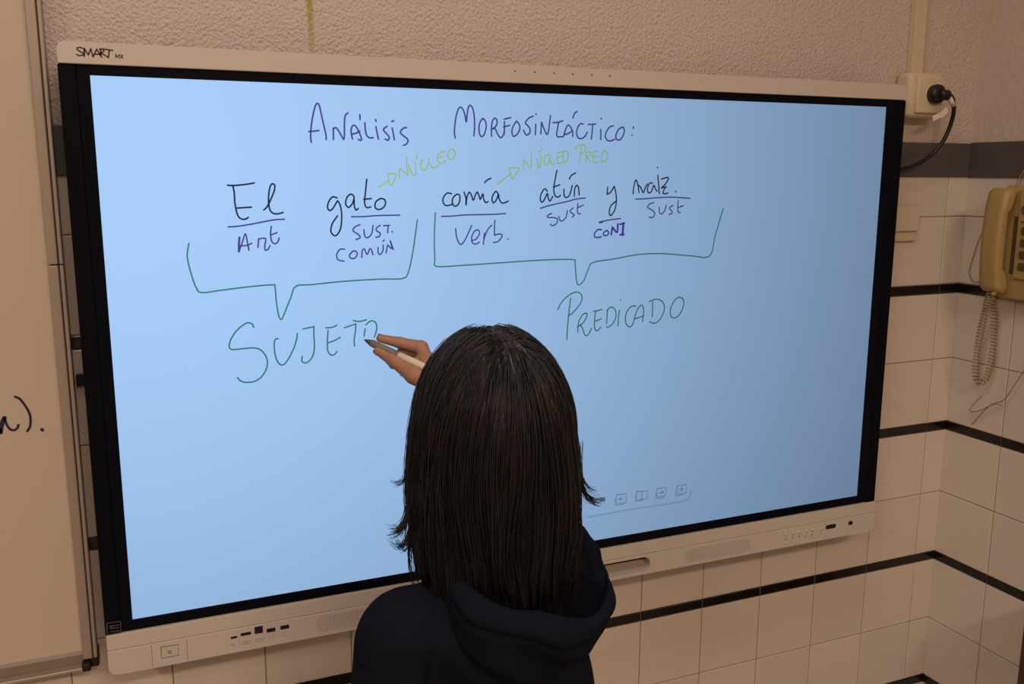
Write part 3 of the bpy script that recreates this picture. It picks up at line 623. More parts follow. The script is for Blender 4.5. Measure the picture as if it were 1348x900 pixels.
MB().tube([hp, np.array(hp) * 0.55 + he * 0.45, np.array(hp) * 0.15 + he * 0.85, he], [0.0118, 0.0098, 0.0112, 0.0095], 16).build('plug_grip', 'rubber', pg, True)
path = catmull([he, onY(1253.5, 128, 0.031), onY(1255.5, 138, 0.033), onY(1255, 150, 0.038), onY(1250, 168, 0.045), onY(1240, 188, 0.052), onY(1225, 205, 0.060), onY(1205, 217, 0.066), onY(1184, 223.5, 0.070), onY(1165, 225, 0.072)], 6)
MB().tube(path, 0.0043, 10).build('cable', 'rubber', pg, True)
tg = MB(); 
cpath = [onY(1249.5, 128, 0.030), onY(1252, 133, 0.031), onY(1255, 138.5, 0.0325)]
tg.tube(cpath, 0.0053, 10)
a, b, c_, d_ = [onY(*q, 0.030) for q in ((1228, 152), (1240, 144), (1247, 138), (1230, 159))]
q1 = [onY(*q, 0.031) for q in ((1228, 152.5), (1240, 146.5), (1246, 140), (1248.5, 146), (1243, 153), (1228, 159.5))]
vs = [tg.bm.verts.new(p) for p in q1]; vs2 = [tg.bm.verts.new(p + np.array([0, 0.0006, 0])) for p in q1]
tg.bm.faces.new(vs); tg.bm.faces.new(vs2[::-1])
for i in range(6): tg.bm.faces.new((vs[i], vs2[i], vs2[(i + 1) % 6], vs[(i + 1) % 6]))
tgo = tg.build('cable_tag', 'tag', pg); tgo['label'] = 'white paper tag'

sw = empty('wall_outlet_cover', (1.59, 0.09, Zr(-0.236)), 'small ivory flap-covered outlet on the tiles at the right edge of the display', 'outlet')
MB().box(1.546, 1.629, 0.086, WY - 0.001, Zr(-0.274), Zr(-0.197), 0.003, 3).build('base_plate', 'beige2', sw)
MB().box(1.548, 1.625, 0.078, 0.087, Zr(-0.2520), Zr(-0.1995), 0.003, 3).build('flap_cover', 'switch', sw)

# ------------------------------------------------------------------ wall telephone
ph = empty('wall_telephone', (CX, -0.10, Zr(-0.27)), 'aged beige push-button wall telephone on the right-hand tiled wall', 'telephone')
PX = CX - 0.0022
def px2(Yv, z): return (Yv, Zr(z))
MB().prism([(PX, Zr(-0.392)), (PX - 0.030, Zr(-0.392)), (PX - 0.040, Zr(-0.386)), (PX - 0.046, Zr(-0.345)), (PX - 0.046, Zr(-0.165)), (PX - 0.036, Zr(-0.152)), (PX, Zr(-0.152))],
           'y', -0.229, -0.032, bev=0.004).build('body', 'phone', ph)
MB().box(PX - 0.052, PX - 0.044, -0.222, -0.0760, Zr(-0.344), Zr(-0.158), 0.003).build('keypad_plate', 'phone', ph)
ky = onX(1337.5, 296.5, PX - 0.053)
for r in range(4):
    for c in range(3):
        yk = -0.0985 - c * 0.026; zk = -0.2435 - r * 0.0245
        MB().box(PX - 0.0575, PX - 0.051, yk - 0.0085, yk + 0.0085, Zr(zk - 0.0075), Zr(zk + 0.0075), 0.002).build('key', 'phonedark', ph)
strokes_p = MB().box(PX - 0.0524, PX - 0.0515, -0.121, -0.084, Zr(-0.2275), Zr(-0.2245)).box(PX - 0.0524, PX - 0.0515, -0.191, -0.131, Zr(-0.2275), Zr(-0.2245))
strokes_p.build('key_legend', 'phonedark', ph)
MB().tube([(PX - 0.054, -0.094 - 0.008 * math.cos(a), Zr(-0.201) + 0.008 * math.sin(a)) for a in np.linspace(0.4, 5.2, 14)], 0.0022, 8).tube([(PX - 0.054, -0.102, Zr(-0.201)), (PX - 0.054, -0.094, Zr(-0.201))], 0.002, 8).build('hook_mark', 'phonedark', ph)
# dark strip standing in for the shade between handset and keypad
MB().box(PX - 0.0475, PX - 0.0455, -0.0755, -0.064, Zr(-0.335), Zr(-0.215), 0.0005).build('cradle_shade_strip', 'phonedark', ph)
# handset: a curved bar, thick at the ear and mouth ends
def handset():
    bm = bmesh.new(); secs = []
    yc = -0.0465; n = 26
    for i in range(n + 1):
        t = i / n; z = -0.158 - 0.216 * t
        e = abs(2 * t - 1)
        endr = min(1.0, math.sqrt(max(0, 1 - max(0, (e - 0.93) / 0.07) ** 2)) * 0.92 + 0.08) if e > 0.93 else 1.0
        front = PX - 0.092 + 0.012 * (e ** 2.4)            # outer face bows out
        back = PX - 0.070 + 0.022 * max(0, (e - 0.55) / 0.45) ** 0.5 if e > 0.55 else PX - 0.070
        hw = 0.0235 + 0.0015 * (1 if e > 0.6 else 0)
        cx = (front + back) / 2; hx = (back - front) / 2 * (0.55 + 0.45 * endr); hw *= (0.8 + 0.2 * endr)
        ring = []
        for k in range(24):
            a = 2 * math.pi * k / 24; ca, sa = math.cos(a), math.sin(a)
            p = 0.42
            ring.append(bm.verts.new((cx + hx * math.copysign(abs(ca) ** p, ca), yc + hw * math.copysign(abs(sa) ** p, sa) * (0.86 if ca < -0.5 else 1.0), Zr(z))))
        secs.append(ring)
    for a, b in zip(secs[:-1], secs[1:]):
        for k in range(24): bm.faces.new((a[k], a[(k + 1) % 24], b[(k + 1) % 24], b[k]))
    bm.faces.new(secs[0]); bm.faces.new(secs[-1][::-1])
    bmesh.ops.recalc_face_normals(bm, faces=bm.faces[:])
    me = bpy.data.meshes.new('handset'); bm.to_mesh(me); bm.free()
    return link('handset', me, 'phone', ph, True)
hs = handset()
me = hs.data
try:
    me.set_sharp_from_angle(angle=math.radians(50))
except Exception: pass
# coiled cord: from the handset's lower end, down, and back up to the body
XCr = PX - 0.052
def sx(px, py, X): return onX(px, py, X)
cl = catmull([sx(1306, 380, PX - 0.07), sx(1302, 392, PX - 0.062), sx(1296, 412, PX - 0.05), sx(1290, 440, PX - 0.042), sx(1285.5, 470, PX - 0.036), sx(1284.5, 492, PX - 0.032), sx(1289, 502.5, PX - 0.028), sx(1296, 501, PX - 0.024),
              sx(1302.5, 486, PX - 0.022), sx(1307, 462, PX - 0.022), sx(1309, 438, PX - 0.024), sx(1309, 412, PX - 0.028), sx(1308, 396, PX - 0.030), sx(1311, 386, PX - 0.030)], 14)
seglen = np.r_[0, np.cumsum(np.linalg.norm(np.diff(cl, axis=0), axis=1))]
tot = seglen[-1]; pitch = 0.0076; nt = int(tot / pitch); res = 14
ts = np.linspace(0, tot, nt * res); ctr = np.stack([np.interp(ts, seglen, cl[:, k]) for k in range(3)], 1)
T = np.gradient(ctr, axis=0); T /= np.linalg.norm(T, axis=1, keepdims=True)
u = np.cross(T, np.array([1.0, 0.2, 0.1])); u /= np.linalg.norm(u, axis=1, keepdims=True); w_ = np.cross(T, u)
wob = 1 + 0.10 * np.sin(ts * 70)
an = 2 * math.pi * ts / pitch
hel = ctr + (u * np.cos(an)[:, None] + w_ * np.sin(an)[:, None]) * (0.0062 * wob)[:, None]
MB().tube(hel, 0.00155, 7).build('coiled_cord', 'cord', ph, True)
MB().lathe(sx(1308, 386.5, PX - 0.078), sx(1308, 386.5, PX - 0.0), [(0, 0.0040), (0.004, 0.0052), (0.008, 0.0052)], 16).build('cord_socket', 'cord', ph, True)
def wire(label, pts, r=0.0011):
    setp(MB().tube(catmull([sx(*p) for p in pts], 6), r, 6).build('telephone_wire', 'wire', None, True), label, 'wire', 'loose telephone wires')
wire('thin brown wire looping out to the left of the wall telephone', [(1303, 296, PX - 0.02), (1297, 300, PX - 0.010), (1287.5, 318, PX - 0.006), (1279.5, 344, PX - 0.003), (1276, 358, PX - 0.003), (1280, 369, PX - 0.004), (1288, 371, PX - 0.006), (1296, 365, PX - 0.010), (1303, 358, PX - 0.02)])
wire('thin wire rising from the top of the wall telephone, nearer the corner', [(1336, 245, PX - 0.03), (1341, 236, PX - 0.014), (1348, 224, PX - 0.006), (1356, 205, PX - 0.004)])
wire('thin wire rising from the top of the wall telephone, farther from the corner', [(1341, 243, PX - 0.03), (1345, 236, PX - 0.012), (1352, 222, PX - 0.006), (1362, 200, PX - 0.004)])
wire('long bent brown wire hanging below the wall telephone, ending at the black tile strip', [(1357, 470, PX - 0.006), (1347, 489, PX - 0.012), (1335, 507, PX - 0.016), (1321, 526.5, PX - 0.018), (1306, 532, PX - 0.017), (1294, 542, PX - 0.013), (1280, 558, PX - 0.002)])
wire('short hooked wire end below the coiled telephone cord', [(1320, 534, PX - 0.010), (1308, 532, PX - 0.0115), (1290, 540, PX - 0.0115), (1277, 541, PX - 0.011), (1281, 533, PX - 0.009), (1292, 521, PX - 0.002)], 0.0009)

# ------------------------------------------------------------------ cupboard whose far edge enters at the lower right
cb = empty('cupboard', (1.72, -0.55, 0), 'dark olive-brown shallow cupboard edge against the right wall at the lower right corner', 'cupboard')
MB().box(1.6615, CX - 0.004, -0.86, -0.2385, 0.06, 0.77, 0.003).box(1.675, CX - 0.004, -0.85, -0.25, 0.0, 0.06).build('carcass', 'wood', cb)
MB().box(1.6605, CX - 0.004, -0.862, -0.2390, 0.77, 0.79, 0.003).build('worktop', 'wood', cb)
for yy in (-0.855, -0.551):
    dr = MB().box(1.6450, 1.6620, yy, yy + 0.300, 0.07, 0.765, 0.002).build('door', 'wood', cb)
    MB().tube([(1.646, yy + 0.15, 0.50), (1.632, yy + 0.15, 0.505), (1.632, yy + 0.15, 0.595), (1.646, yy + 0.15, 0.60)], 0.004, 8).build('door_handle', 'alu', dr, True)

#@PERSON
# ------------------------------------------------------------------ person: distance-field surfaces
def grid(b, h):
    ax = [np.arange(b[i], b[i + 1] + h, h, dtype=np.float32) for i in (0, 2, 4)]
    G = np.stack(np.meshgrid(*ax, indexing='ij'), -1)
    return G, np.array([b[0], b[2], b[4]])
def cone(P, a, b, ra, rb):
    a = np.asarray(a, np.float32); b = np.asarray(b, np.float32); ab = b - a
    q = P - a; t = np.clip((q @ ab) / float(ab @ ab), 0, 1)
    return np.linalg.norm(q - t[..., None] * ab, axis=-1) - (ra + t * (rb - ra))
def chain(P, pts, k=0.006):
    """limb through (x, y, z, r) points"""
    d = None
    for p, q in zip(pts[:-1], pts[1:]):
        e = cone(P, p[:3], q[:3], p[3], q[3]); d = e if d is None else smin(d, e, k)
    return d
def ell(P, c, r):
    r = np.asarray(r, np.float32); q = (P - np.asarray(c, np.float32)) / r
    l = np.linalg.norm(q, axis=-1); g = np.linalg.norm(q / r, axis=-1) + 1e-6
    return l * (l - 1) / g
def smin(a, b, k):
    h = np.clip(0.5 + 0.5 * (b - a) / k, 0, 1); return b + (a - b) * h - k * h * (1 - h)
def smax(a, b, k): return -smin(-a, -b, k)

def nets(F, org, h):
    """surface nets: quads round the zero level of the field F"""
    nx, ny, nz = F.shape; s = F < 0
    c = [s[i:nx - 1 + i, j:ny - 1 + j, k:nz - 1 + k] for i in (0, 1) for j in (0, 1) for k in (0, 1)]
    cnt = sum(x.astype(np.int8) for x in c); act = (cnt > 0) & (cnt < 8)
    idx = -np.ones(act.shape, np.int64); cells = np.argwhere(act); idx[act] = np.arange(len(cells))
    acc = np.zeros((len(cells), 3)); num = np.zeros(len(cells))
    offs = np.array([[i, j, k] for i in (0, 1) for j in (0, 1) for k in (0, 1)])
    fv = np.stack([F[cells[:, 0] + o[0], cells[:, 1] + o[1], cells[:, 2] + o[2]] for o in offs], 1)
    for a in range(8):
        for b in range(a + 1, 8):
            if np.abs(offs[a] - offs[b]).sum() != 1: continue
            m = (fv[:, a] < 0) != (fv[:, b] < 0); t = fv[:, a] / (fv[:, a] - fv[:, b] + 1e-12)
            p = offs[a] + t[:, None] * (offs[b] - offs[a]); acc[m] += p[m]; num[m] += 1
    V = org + (cells + acc / num[:, None]) * h; Q = []
    for ax in range(3):
        o = [x for x in range(3) if x != ax]
        sl0 = [slice(1, -1)] * 3; sl1 = [slice(1, -1)] * 3
        sl0[ax] = slice(0, -1); sl1[ax] = slice(1, None)
        A = s[tuple(sl0)]; B = s[tuple(sl1)]; e = np.argwhere(A != B)
        full = e.copy(); full[:, o[0]] += 1; full[:, o[1]] += 1
        def at(d0, d1):
            q = full.copy(); q[:, o[0]] -= d0; q[:, o[1]] -= d1; return idx[q[:, 0], q[:, 1], q[:, 2]]
        q = np.stack([at(1, 1), at(0, 1), at(0, 0), at(1, 0)], 1)
        inside = A[e[:, 0], e[:, 1], e[:, 2]]; flip = inside if ax != 1 else ~inside
        q[~flip] = q[~flip][:, ::-1]; Q.append(q)
    Q = np.concatenate(Q); Q = Q[(Q >= 0).all(1)]
    return V, Q
def vnoise(P, f, seed):
    r = np.random.default_rng(seed); out = 0
    for i in range(5):
        d = r.normal(size=3); d /= np.linalg.norm(d); out = out + np.sin((P @ (d * f * r.uniform(0.7, 1.4)).astype(np.float32)) + r.uniform(0, 6.28))
    return out / 5

def Z3(x, y, z): return (x, y, z + ZO)
def H(px, py, Y, r): return (*onY(px, py, Y), r)

HC = np.array(Z3(0.402, -0.468, -0.408))
SHL = Z3(0.287, -0.500, -0.645); SHR = Z3(0.505, -0.445, -0.640)
WRIST = onY(592, 514, -0.105); 
def two_bone(a, c, l1, l2, pole):
    a, c, pole = map(lambda v: np.array(v, float), (a, c, pole)); d = c - a; L = min(np.linalg.norm(d), (l1 + l2) * 0.999); n = d / np.linalg.norm(d)
    x = (l1 * l1 - l2 * l2 + L * L) / (2 * L); hgt = math.sqrt(max(0, l1 * l1 - x * x)); p = pole - n * (pole @ n); p /= np.linalg.norm(p)
    return a + n * x + p * hgt
ELR = two_bone(SHR, WRIST, 0.255, 0.225, (0.25, 0.1, -1))
ELL = np.array(Z3(0.255, -0.545, -0.895)); WRL = np.array(Z3(0.262, -0.455, -1.095))

# ---- body (skin): head, neck, trunk, arms, legs
def body_field(P):
    d = ell(P, HC + np.array([0, -0.008, 0.016]), (0.072, 0.086, 0.080))
    d = smin(d, ell(P, HC + np.array([0, 0.030, -0.045]), (0.056, 0.058, 0.068)), 0.03)
    d = smin(d, cone(P, HC + np.array([0, 0.084, -0.008]), HC + np.array([0, 0.098, -0.030]), 0.006, 0.0095), 0.012)       # nose
    d = smin(d, ell(P, HC + np.array([0, 0.076, -0.062]), (0.020, 0.012, 0.009)), 0.010)                                    # mouth
    d = smin(d, ell(P, HC + np.array([0, 0.066, -0.094]), (0.020, 0.016, 0.015)), 0.016)                                    # chin
    for sx_ in (-1, 1):
        d = smax(d, -ell(P, HC + np.array([sx_ * 0.029, 0.092, 0.004]), (0.015, 0.014, 0.010)), 0.010)                      # eye sockets
        d = smin(d, ell(P, HC + np.array([sx_ * 0.075, -0.002, -0.010]), (0.009, 0.017, 0.028)), 0.008)                     # ears
    d = smin(d, cone(P, HC + np.array([0, -0.020, -0.075]), Z3(0.402, -0.500, -0.640), 0.046, 0.050), 0.025)
    d = smin(d, chain(P, [(*SHL, 0.036), (*Z3(0.402, -0.500, -0.625), 0.052), (*SHR, 0.036)], 0.02), 0.03)
    d = smin(d, ell(P, Z3(0.402, -0.480, -0.745), (0.118, 0.080, 0.150)), 0.04)
    d = smin(d, ell(P, Z3(0.402, -0.480, -0.930), (0.108, 0.075, 0.130)), 0.05)
    d = smin(d, ell(P, Z3(0.402, -0.485, -1.030), (0.128, 0.085, 0.085)), 0.04)
    d = smin(d, chain(P, [(*SHL, 0.040), (*ELL, 0.031), (*WRL, 0.021)]), 0.02)
    d = smin(d, chain(P, [(*SHR, 0.040), (*ELR, 0.031), (*(WRIST * 0.88 + ELR * 0.12), 0.022)]), 0.02)
    hl = WRL + np.array([0.004, 0.030, -0.055])
    d = smin(d, ell(P, hl, (0.014, 0.032, 0.036)), 0.012)
    for k in range(4):                                                                                                     # left hand hanging, fingers lightly curled
        y0 = hl[1] - 0.022 + 0.0145 * k; L = (0.046, 0.056, 0.060, 0.054)[k]
        b0 = np.array([hl[0], y0, hl[2] - 0.026]); b1 = b0 + np.array([0.004, 0.002, -L * 0.5]); b2 = b1 + np.array([0.016, 0.003, -L * 0.42])
        d = smin(d, chain(P, [(*b0, 0.0085), (*b1, 0.0078), (*b2, 0.0066)], 0.003), 0.004)
    t0 = hl + np.array([0.006, 0.026, 0.014]); d = smin(d, chain(P, [(*t0, 0.011), (*(t0 + np.array([0.012, 0.016, -0.026])), 0.009), (*(t0 + np.array([0.016, 0.014, -0.052])), 0.0075)], 0.004), 0.006)
    for sx_ in (-1, 1):
        hx = 0.402 + sx_ * 0.070
        d = smin(d, chain(P, [(*Z3(hx, -0.485, -1.05), 0.078), (*Z3(hx + sx_ * 0.004, -0.470, -1.36), 0.048), (*Z3(hx, -0.490, -1.47), 0.047), (*Z3(hx, -0.500, -1.705), 0.032)], 0.02), 0.03)
        d = smin(d, chain(P, [(*Z3(hx, -0.515, -1.742), 0.028), (*Z3(hx + sx_ * 0.012, -0.395, -1.752), 0.022)], 0.02), 0.02)
    return d
hb = 0.0052
G, org = grid((0.16, 0.66, -0.67, 0.0, 0.0, ZO - 0.29), hb)
Vb, Qb = nets(body_field(G), org, hb)

# ---- the writing hand, finer: five separate fingers closed on the pen
PT = onY(478.6, 446.6, 0.0); PE = onY(573, 489.5, -0.103); PD = (PE - PT) / np.linalg.norm(PE - PT)
MCP = [H(565, 478, -0.074, 0.0105), H(574, 482, -0.058, 0.0105), H(581, 488, -0.050, 0.0098), H(586, 496, -0.046, 0.0088)]
FING = [
    [MCP[0], H(554.5, 457.0, -0.052, 0.0106), H(526, 450.8, -0.034, 0.0088), H(500.8, 445.2, -0.0195, 0.0067)],
    [MCP[1], H(554, 463, -0.040, 0.0098), H(530, 463, -0.024, 0.0082), H(517.2, 480.2, -0.0160, 0.0068)],
    [MCP[2], H(560, 478, -0.024, 0.0085), H(541, 485, -0.015, 0.0074), H(531, 491, -0.0120, 0.0064)],
    [MCP[3], H(567, 490, -0.020, 0.0075), H(552, 496, -0.014, 0.0066), H(543, 501, -0.0105, 0.0058)]]
THUMB = [H(568, 506, -0.092, 0.0150), H(545, 493.0, -0.078, 0.0142), H(519.0, 474.0, -0.048, 0.0110), H(498.6, 461.6, -0.0265, 0.0079)]
def hand_field(P):
    fs = [chain(P, f, 0.004) for f in FING]
    th = chain(P, THUMB, 0.006)
    W3 = (*WRIST, 0.0200)
    palm = None
    for m, r in zip(MCP, (0.0135, 0.0135, 0.0128, 0.012)):
        e = cone(P, m[:3], WRIST, m[3] + 0.0015, r + 0.004); palm = e if palm is None else smin(palm, e, 0.012)
    palm = smin(palm, cone(P, MCP[0][:3], MCP[3][:3], 0.0105, 0.0095), 0.010)
    web = smin(cone(P, MCP[0][:3], THUMB[1][:3], 0.0105, 0.0100), cone(P, H(558, 470, -0.062, 0)[:3], H(540, 482, -0.060, 0)[:3], 0.0085, 0.0085), 0.01)
    palm = smin(palm, web, 0.010)
    palm = smin(palm, cone(P, THUMB[0][:3], WRIST, 0.0150, 0.0200), 0.012)
    d = palm
    for f in fs: d = smin(d, f, 0.0045)
    d = smin(d, th, 0.007)
    fa = WRIST + (ELR - WRIST) * 0.30
    d = smin(d, cone(P, WRIST, fa, 0.0200, 0.0235), 0.012)
    # knuckle creases
    for f, kk in ((FING[0], (1, 2)), (THUMB, (2,))):
        for i in kk:
            ax = np.array(f[i + 1][:3] if i + 1 < len(f) else f[i][:3]) - np.array(f[i - 1][:3]); ax /= np.linalg.norm(ax)
            q = P - np.asarray(f[i][:3], np.float32); al = q @ ax.astype(np.float32); near = np.linalg.norm(q, axis=-1) < f[i][3] + 0.006
            d = d + np.where(near, 0.0006 * np.exp(-(al / 0.0011) ** 2) + 0.0004 * np.exp(-((al - 0.003) / 0.0009) ** 2), 0).astype(np.float32)
    pen = cone(P, PT, PE, 0.0060, 0.0060)                                 # flesh gives way to the pen
    return smax(d, -(pen - 0.0001), 0.0015)
hh = 0.00125
pts = np.array([f[:3] for ff in FING for f in ff] + [f[:3] for f in THUMB] + [WRIST, WRIST + (ELR - WRIST) * 0.3])
lo = pts.min(0) - 0.028; hi = pts.max(0) + 0.028
G, org = grid((lo[0], hi[0], lo[1], hi[1], lo[2], hi[2]), hh)
Vh, Qh = nets(hand_field(G), org, hh)
# trim the body mesh where the finer hand and wrist take over
person = np_mesh('person', np.vstack([Vb, Vh]), np.vstack([Qb, Qh + len(Vb)]), 'skin')
setp(person, 'child in a navy hoodie seen from behind, writing on the display with the right hand', 'person')
PN = person
def np_part(name, V, Q, m, label=None):
    o = np_mesh(name, V, Q, m, PN)
    if label: o['label'] = label
    return o
# eyes, lips
for sx_ in (-1, 1):
    e = HC + np.array([sx_ * 0.029, 0.074, 0.003])
    eb = MB(); bmesh.ops.create_uvsphere(eb.bm, u_segments=20, v_segments=12, radius=0.0115, matrix=Matrix.Translation(e)); eo = eb.build('eye', 'eye', PN, True)
    ib = MB(); ib.lathe(e + np.array([0, 0.0118, 0]), e, [(0, 0.0005), (0.0002, 0.0045), (0.001, 0.0050)], 18); ib.build('iris', 'iris', eo, True)
lb = MB(); lb.tube([HC + np.array([0.019 * math.sin(a), 0.0885 - 0.006 * math.sin(a) ** 2, -0.0625]) for a in np.linspace(-1.45, 1.45, 11)], [0.0012 + 0.0026 * math.cos(a) for a in np.linspace(-1.45, 1.45, 11)], 8)
lb.build('lips', 'lip', PN, True)
# thumb nail and index nail
def nail(tip, prev, nrm, name):
    t = np.array(tip[:3]); p = np.array(prev[:3]); a = (t - p) / np.linalg.norm(t - p); n = np.array(nrm, float); n -= a * (n @ a); n /= np.linalg.norm(n); s = np.cross(a, n)
    bm = bmesh.new(); rows = []
    for i in range(6):
        u = i / 5 * 0.0095 - 0.0035
        rows.append([bm.verts.new(t + a * u + n * (tip[3] * math.cos(v) - 0.00003 - max(0, u - 0.003) * 0.30 + 0.0004) + s * tip[3] * math.sin(v) * 0.98) for v in np.linspace(-0.85, 0.85, 7)])
    for r0, r1 in zip(rows[:-1], rows[1:]):
        for k in range(6): bm.faces.new((r0[k], r0[k + 1], r1[k + 1], r1[k]))
    me = bpy.data.meshes.new(name); bm.to_mesh(me); bm.free(); link(name, me, 'nail', PN, True)
nail(THUMB[3], THUMB[2], (-0.75, -0.15, -0.65), 'thumb_nail')
nail(FING[0][3], FING[0][2], (-0.1, 0.5, 0.85), 'finger_nail')

# ---- hoodie
def hood_field(P):
    c = np.asarray(Z3(0.422, -0.548, -0.592), np.float32); q = P - c
    ca, sa = math.cos(0.38), math.sin(0.38)                                # bag hangs towards the lower right
    R = np.array([[ca, 0, -sa], [0, 1, 0], [sa, 0, ca]], np.float32); q = q @ R.T
    wr = 0.0045 * np.sin(q[..., 2] * 95 + q[..., 0] * 38) * np.clip(1 - np.abs(q[..., 0]) / 0.12, 0, 1)
    o = ell(q, (0, 0, 0), (0.096, 0.078, 0.094)) + wr
    i = ell(q, (0.004, 0.006, 0.016), (0.084, 0.066, 0.090))
    rim = q[..., 2] - (0.020 + 0.55 * np.clip(q[..., 1] + 0.03, -0.06, 0.09) + 0.35 * np.clip(q[..., 0] - 0.045, 0, 0.08) - 0.55 * np.clip(-q[..., 0] - 0.020, 0, 0.09))
    o = o + 0.0028 * np.exp(-((rim + 0.024) / 0.0035) ** 2) - 0.0022 * np.exp(-((rim + 0.012) / 0.007) ** 2) + 0.006 * np.sin(rim * 85 + q[..., 0] * 20) * np.clip(-rim - 0.03, 0, 0.05) / 0.05
    sh = smax(o, -i, 0.006); sh = smax(sh, rim, 0.010)
    sh = smin(sh, chain(P, [(*onY(760, 702, -0.425), 0.012), (*onY(773, 728, -0.455), 0.015), (*onY(783, 762, -0.485), 0.016), (*onY(782, 800, -0.515), 0.018)], 0.01), 0.03)
    sh = sh + 0.0030 * vnoise(P, 55, 12) + 0.0012 * vnoise(P, 130, 13)
    return sh
def hoodie_field(P):
    d = chain(P, [(*SHL, 0.052), (*Z3(0.402, -0.500, -0.618), 0.058), (*SHR, 0.050)], 0.02)
    d = smin(d, cone(P, Z3(0.402, -0.498, -0.60), Z3(0.402, -0.488, -0.545), 0.062, 0.060), 0.03)
    d = smin(d, ell(P, Z3(0.400, -0.485, -0.760), (0.132, 0.098, 0.165)), 0.05)
    d = smin(d, chain(P, [(*Z3(0.400, -0.485, -0.80), 0.10), (*Z3(0.402, -0.485, -1.06), 0.115)], 0.03), 0.05)
    arm = chain(P, [(*SHL, 0.054), (*Z3(0.268, -0.520, -0.76), 0.049), (*ELL, 0.046), (*WRL, 0.034)], 0.02)
    arm = arm + 0.0055 * vnoise(P, 70, 3)
    # creases at the inside of the elbow and along the sleeve
    arm = arm + 0.0035 * np.sin((P[..., 2] - 0.6 * P[..., 0] + 0.4 * P[..., 1]) * 120) * np.exp(-((P[..., 2] - ELL[2]) / 0.08) ** 2)
    ra = chain(P, [(*SHR, 0.050), (*ELR, 0.043), (*(WRIST * 0.80 + ELR * 0.20), 0.031)], 0.02) + 0.003 * vnoise(P, 75, 5)
    d = d + 0.0075 * vnoise(P, 34, 1) + 0.0036 * vnoise(P, 80, 2)
    # draped folds running from the left shoulder towards the hood
    s = (P[..., 0] - 0.30) * 0.75 + (P[..., 2] - (ZO - 0.70)) * 1.0
    d = d + 0.0070 * np.sin(s * 62) * np.exp(-((P[..., 1] + 0.58) / 0.06) ** 2) * np.exp(-((P[..., 0] - 0.34) / 0.09) ** 2)
    seam = np.exp(-((P[..., 0] - 0.293 - 0.22 * (P[..., 2] - (ZO - 0.70))) / 0.0045) ** 2)
    dd = smin(d, arm, 0.012)
    dd = dd + 0.0045 * seam * (P[..., 2] > ZO - 0.82) * (P[..., 1] < -0.49)
    dd = smin(dd, ra, 0.018)
    # collar opening round the neck, open hem and cuffs
    dd = smax(dd, -cone(P, Z3(0.402, -0.480, -0.585), Z3(0.402, -0.470, -0.45), 0.050, 0.056), 0.006)
    dd = smax(dd, (ZO - 1.075) - P[..., 2], 0.004)
    dd = smax(dd, -cone(P, Z3(0.402, -0.485, -1.14), Z3(0.402, -0.485, -1.06), 0.118, 0.104), 0.004)
    return dd
hv = 0.0042
G, org = grid((0.17, 0.67, -0.67, -0.06, ZO - 1.10, ZO - 0.49), hv)
Vg, Qg = nets(hoodie_field(G), org, hv)
hoodie = np_part('hoodie', Vg, Qg, 'hoodie', 'dark navy hooded sweatshirt')
hv = 0.0032
G, org = grid((0.29, 0.60, -0.68, -0.42, ZO - 0.75, ZO - 0.47), hv)
Vq, Qq = nets(hood_field(G), org, hv)
hood = np_mesh('hood', Vq, Qq, 'hoodie', hoodie)

# ---- trousers and shoes (below the picture)
def trouser_field(P):
    d = ell(P, Z3(0.402, -0.485, -1.045), (0.136, 0.096, 0.085))
    for sx_ in (-1, 1):
        hx = 0.402 + sx_ * 0.070
        d = smin(d, chain(P, [(*Z3(hx, -0.485, -1.07), 0.086), (*Z3(hx + sx_ * 0.004, -0.472, -1.36), 0.060), (*Z3(hx, -0.495, -1.68), 0.052)], 0.02), 0.02)
    d = d + 0.003 * vnoise(P, 60, 8)
    return smax(d, (ZO - 1.705) - P[..., 2], 0.004)
G, org = grid((0.22, 0.59, -0.62, -0.36, ZO - 1.73, ZO - 0.93), 0.007)
V_, Q_ = nets(trouser_field(G), org, 0.007); np_part('trousers', V_, Q_, 'jeans')
for sx_ in (-1, 1):
    hx = 0.402 + sx_ * 0.070
    def shoe_field(P):
        d = chain(P, [(*Z3(hx, -0.515, -1.735), 0.039), (*Z3(hx + sx_ * 0.008, -0.440, -1.738), 0.039), (*Z3(hx + sx_ * 0.013, -0.375, -1.748), 0.034)], 0.02)
        d = smin(d, cone(P, Z3(hx, -0.505, -1.73), Z3(hx, -0.502, -1.675), 0.036, 0.038), 0.02)
        return smax(smax(d, (ZO - 1.760) - P[..., 2], 0.003), P[..., 2] - (ZO - 1.672), 0.003)
    G, org = grid((hx - 0.06, hx + 0.07, -0.58, -0.31, 0.0, 0.13), 0.004)
    V_, Q_ = nets(shoe_field(G), org, 0.004); so = np_part('shoe', V_, Q_, 'shoe')
    ol = [(hx + sx_ * 0.006 + 0.043 * math.cos(a), -0.455 + 0.105 * math.sin(a)) for a in np.linspace(0, 2 * math.pi, 28, endpoint=False)]
    MB().prism(ol, 'z', 0.0005, 0.022, bev=0.003).build('sole', 'sole', so)

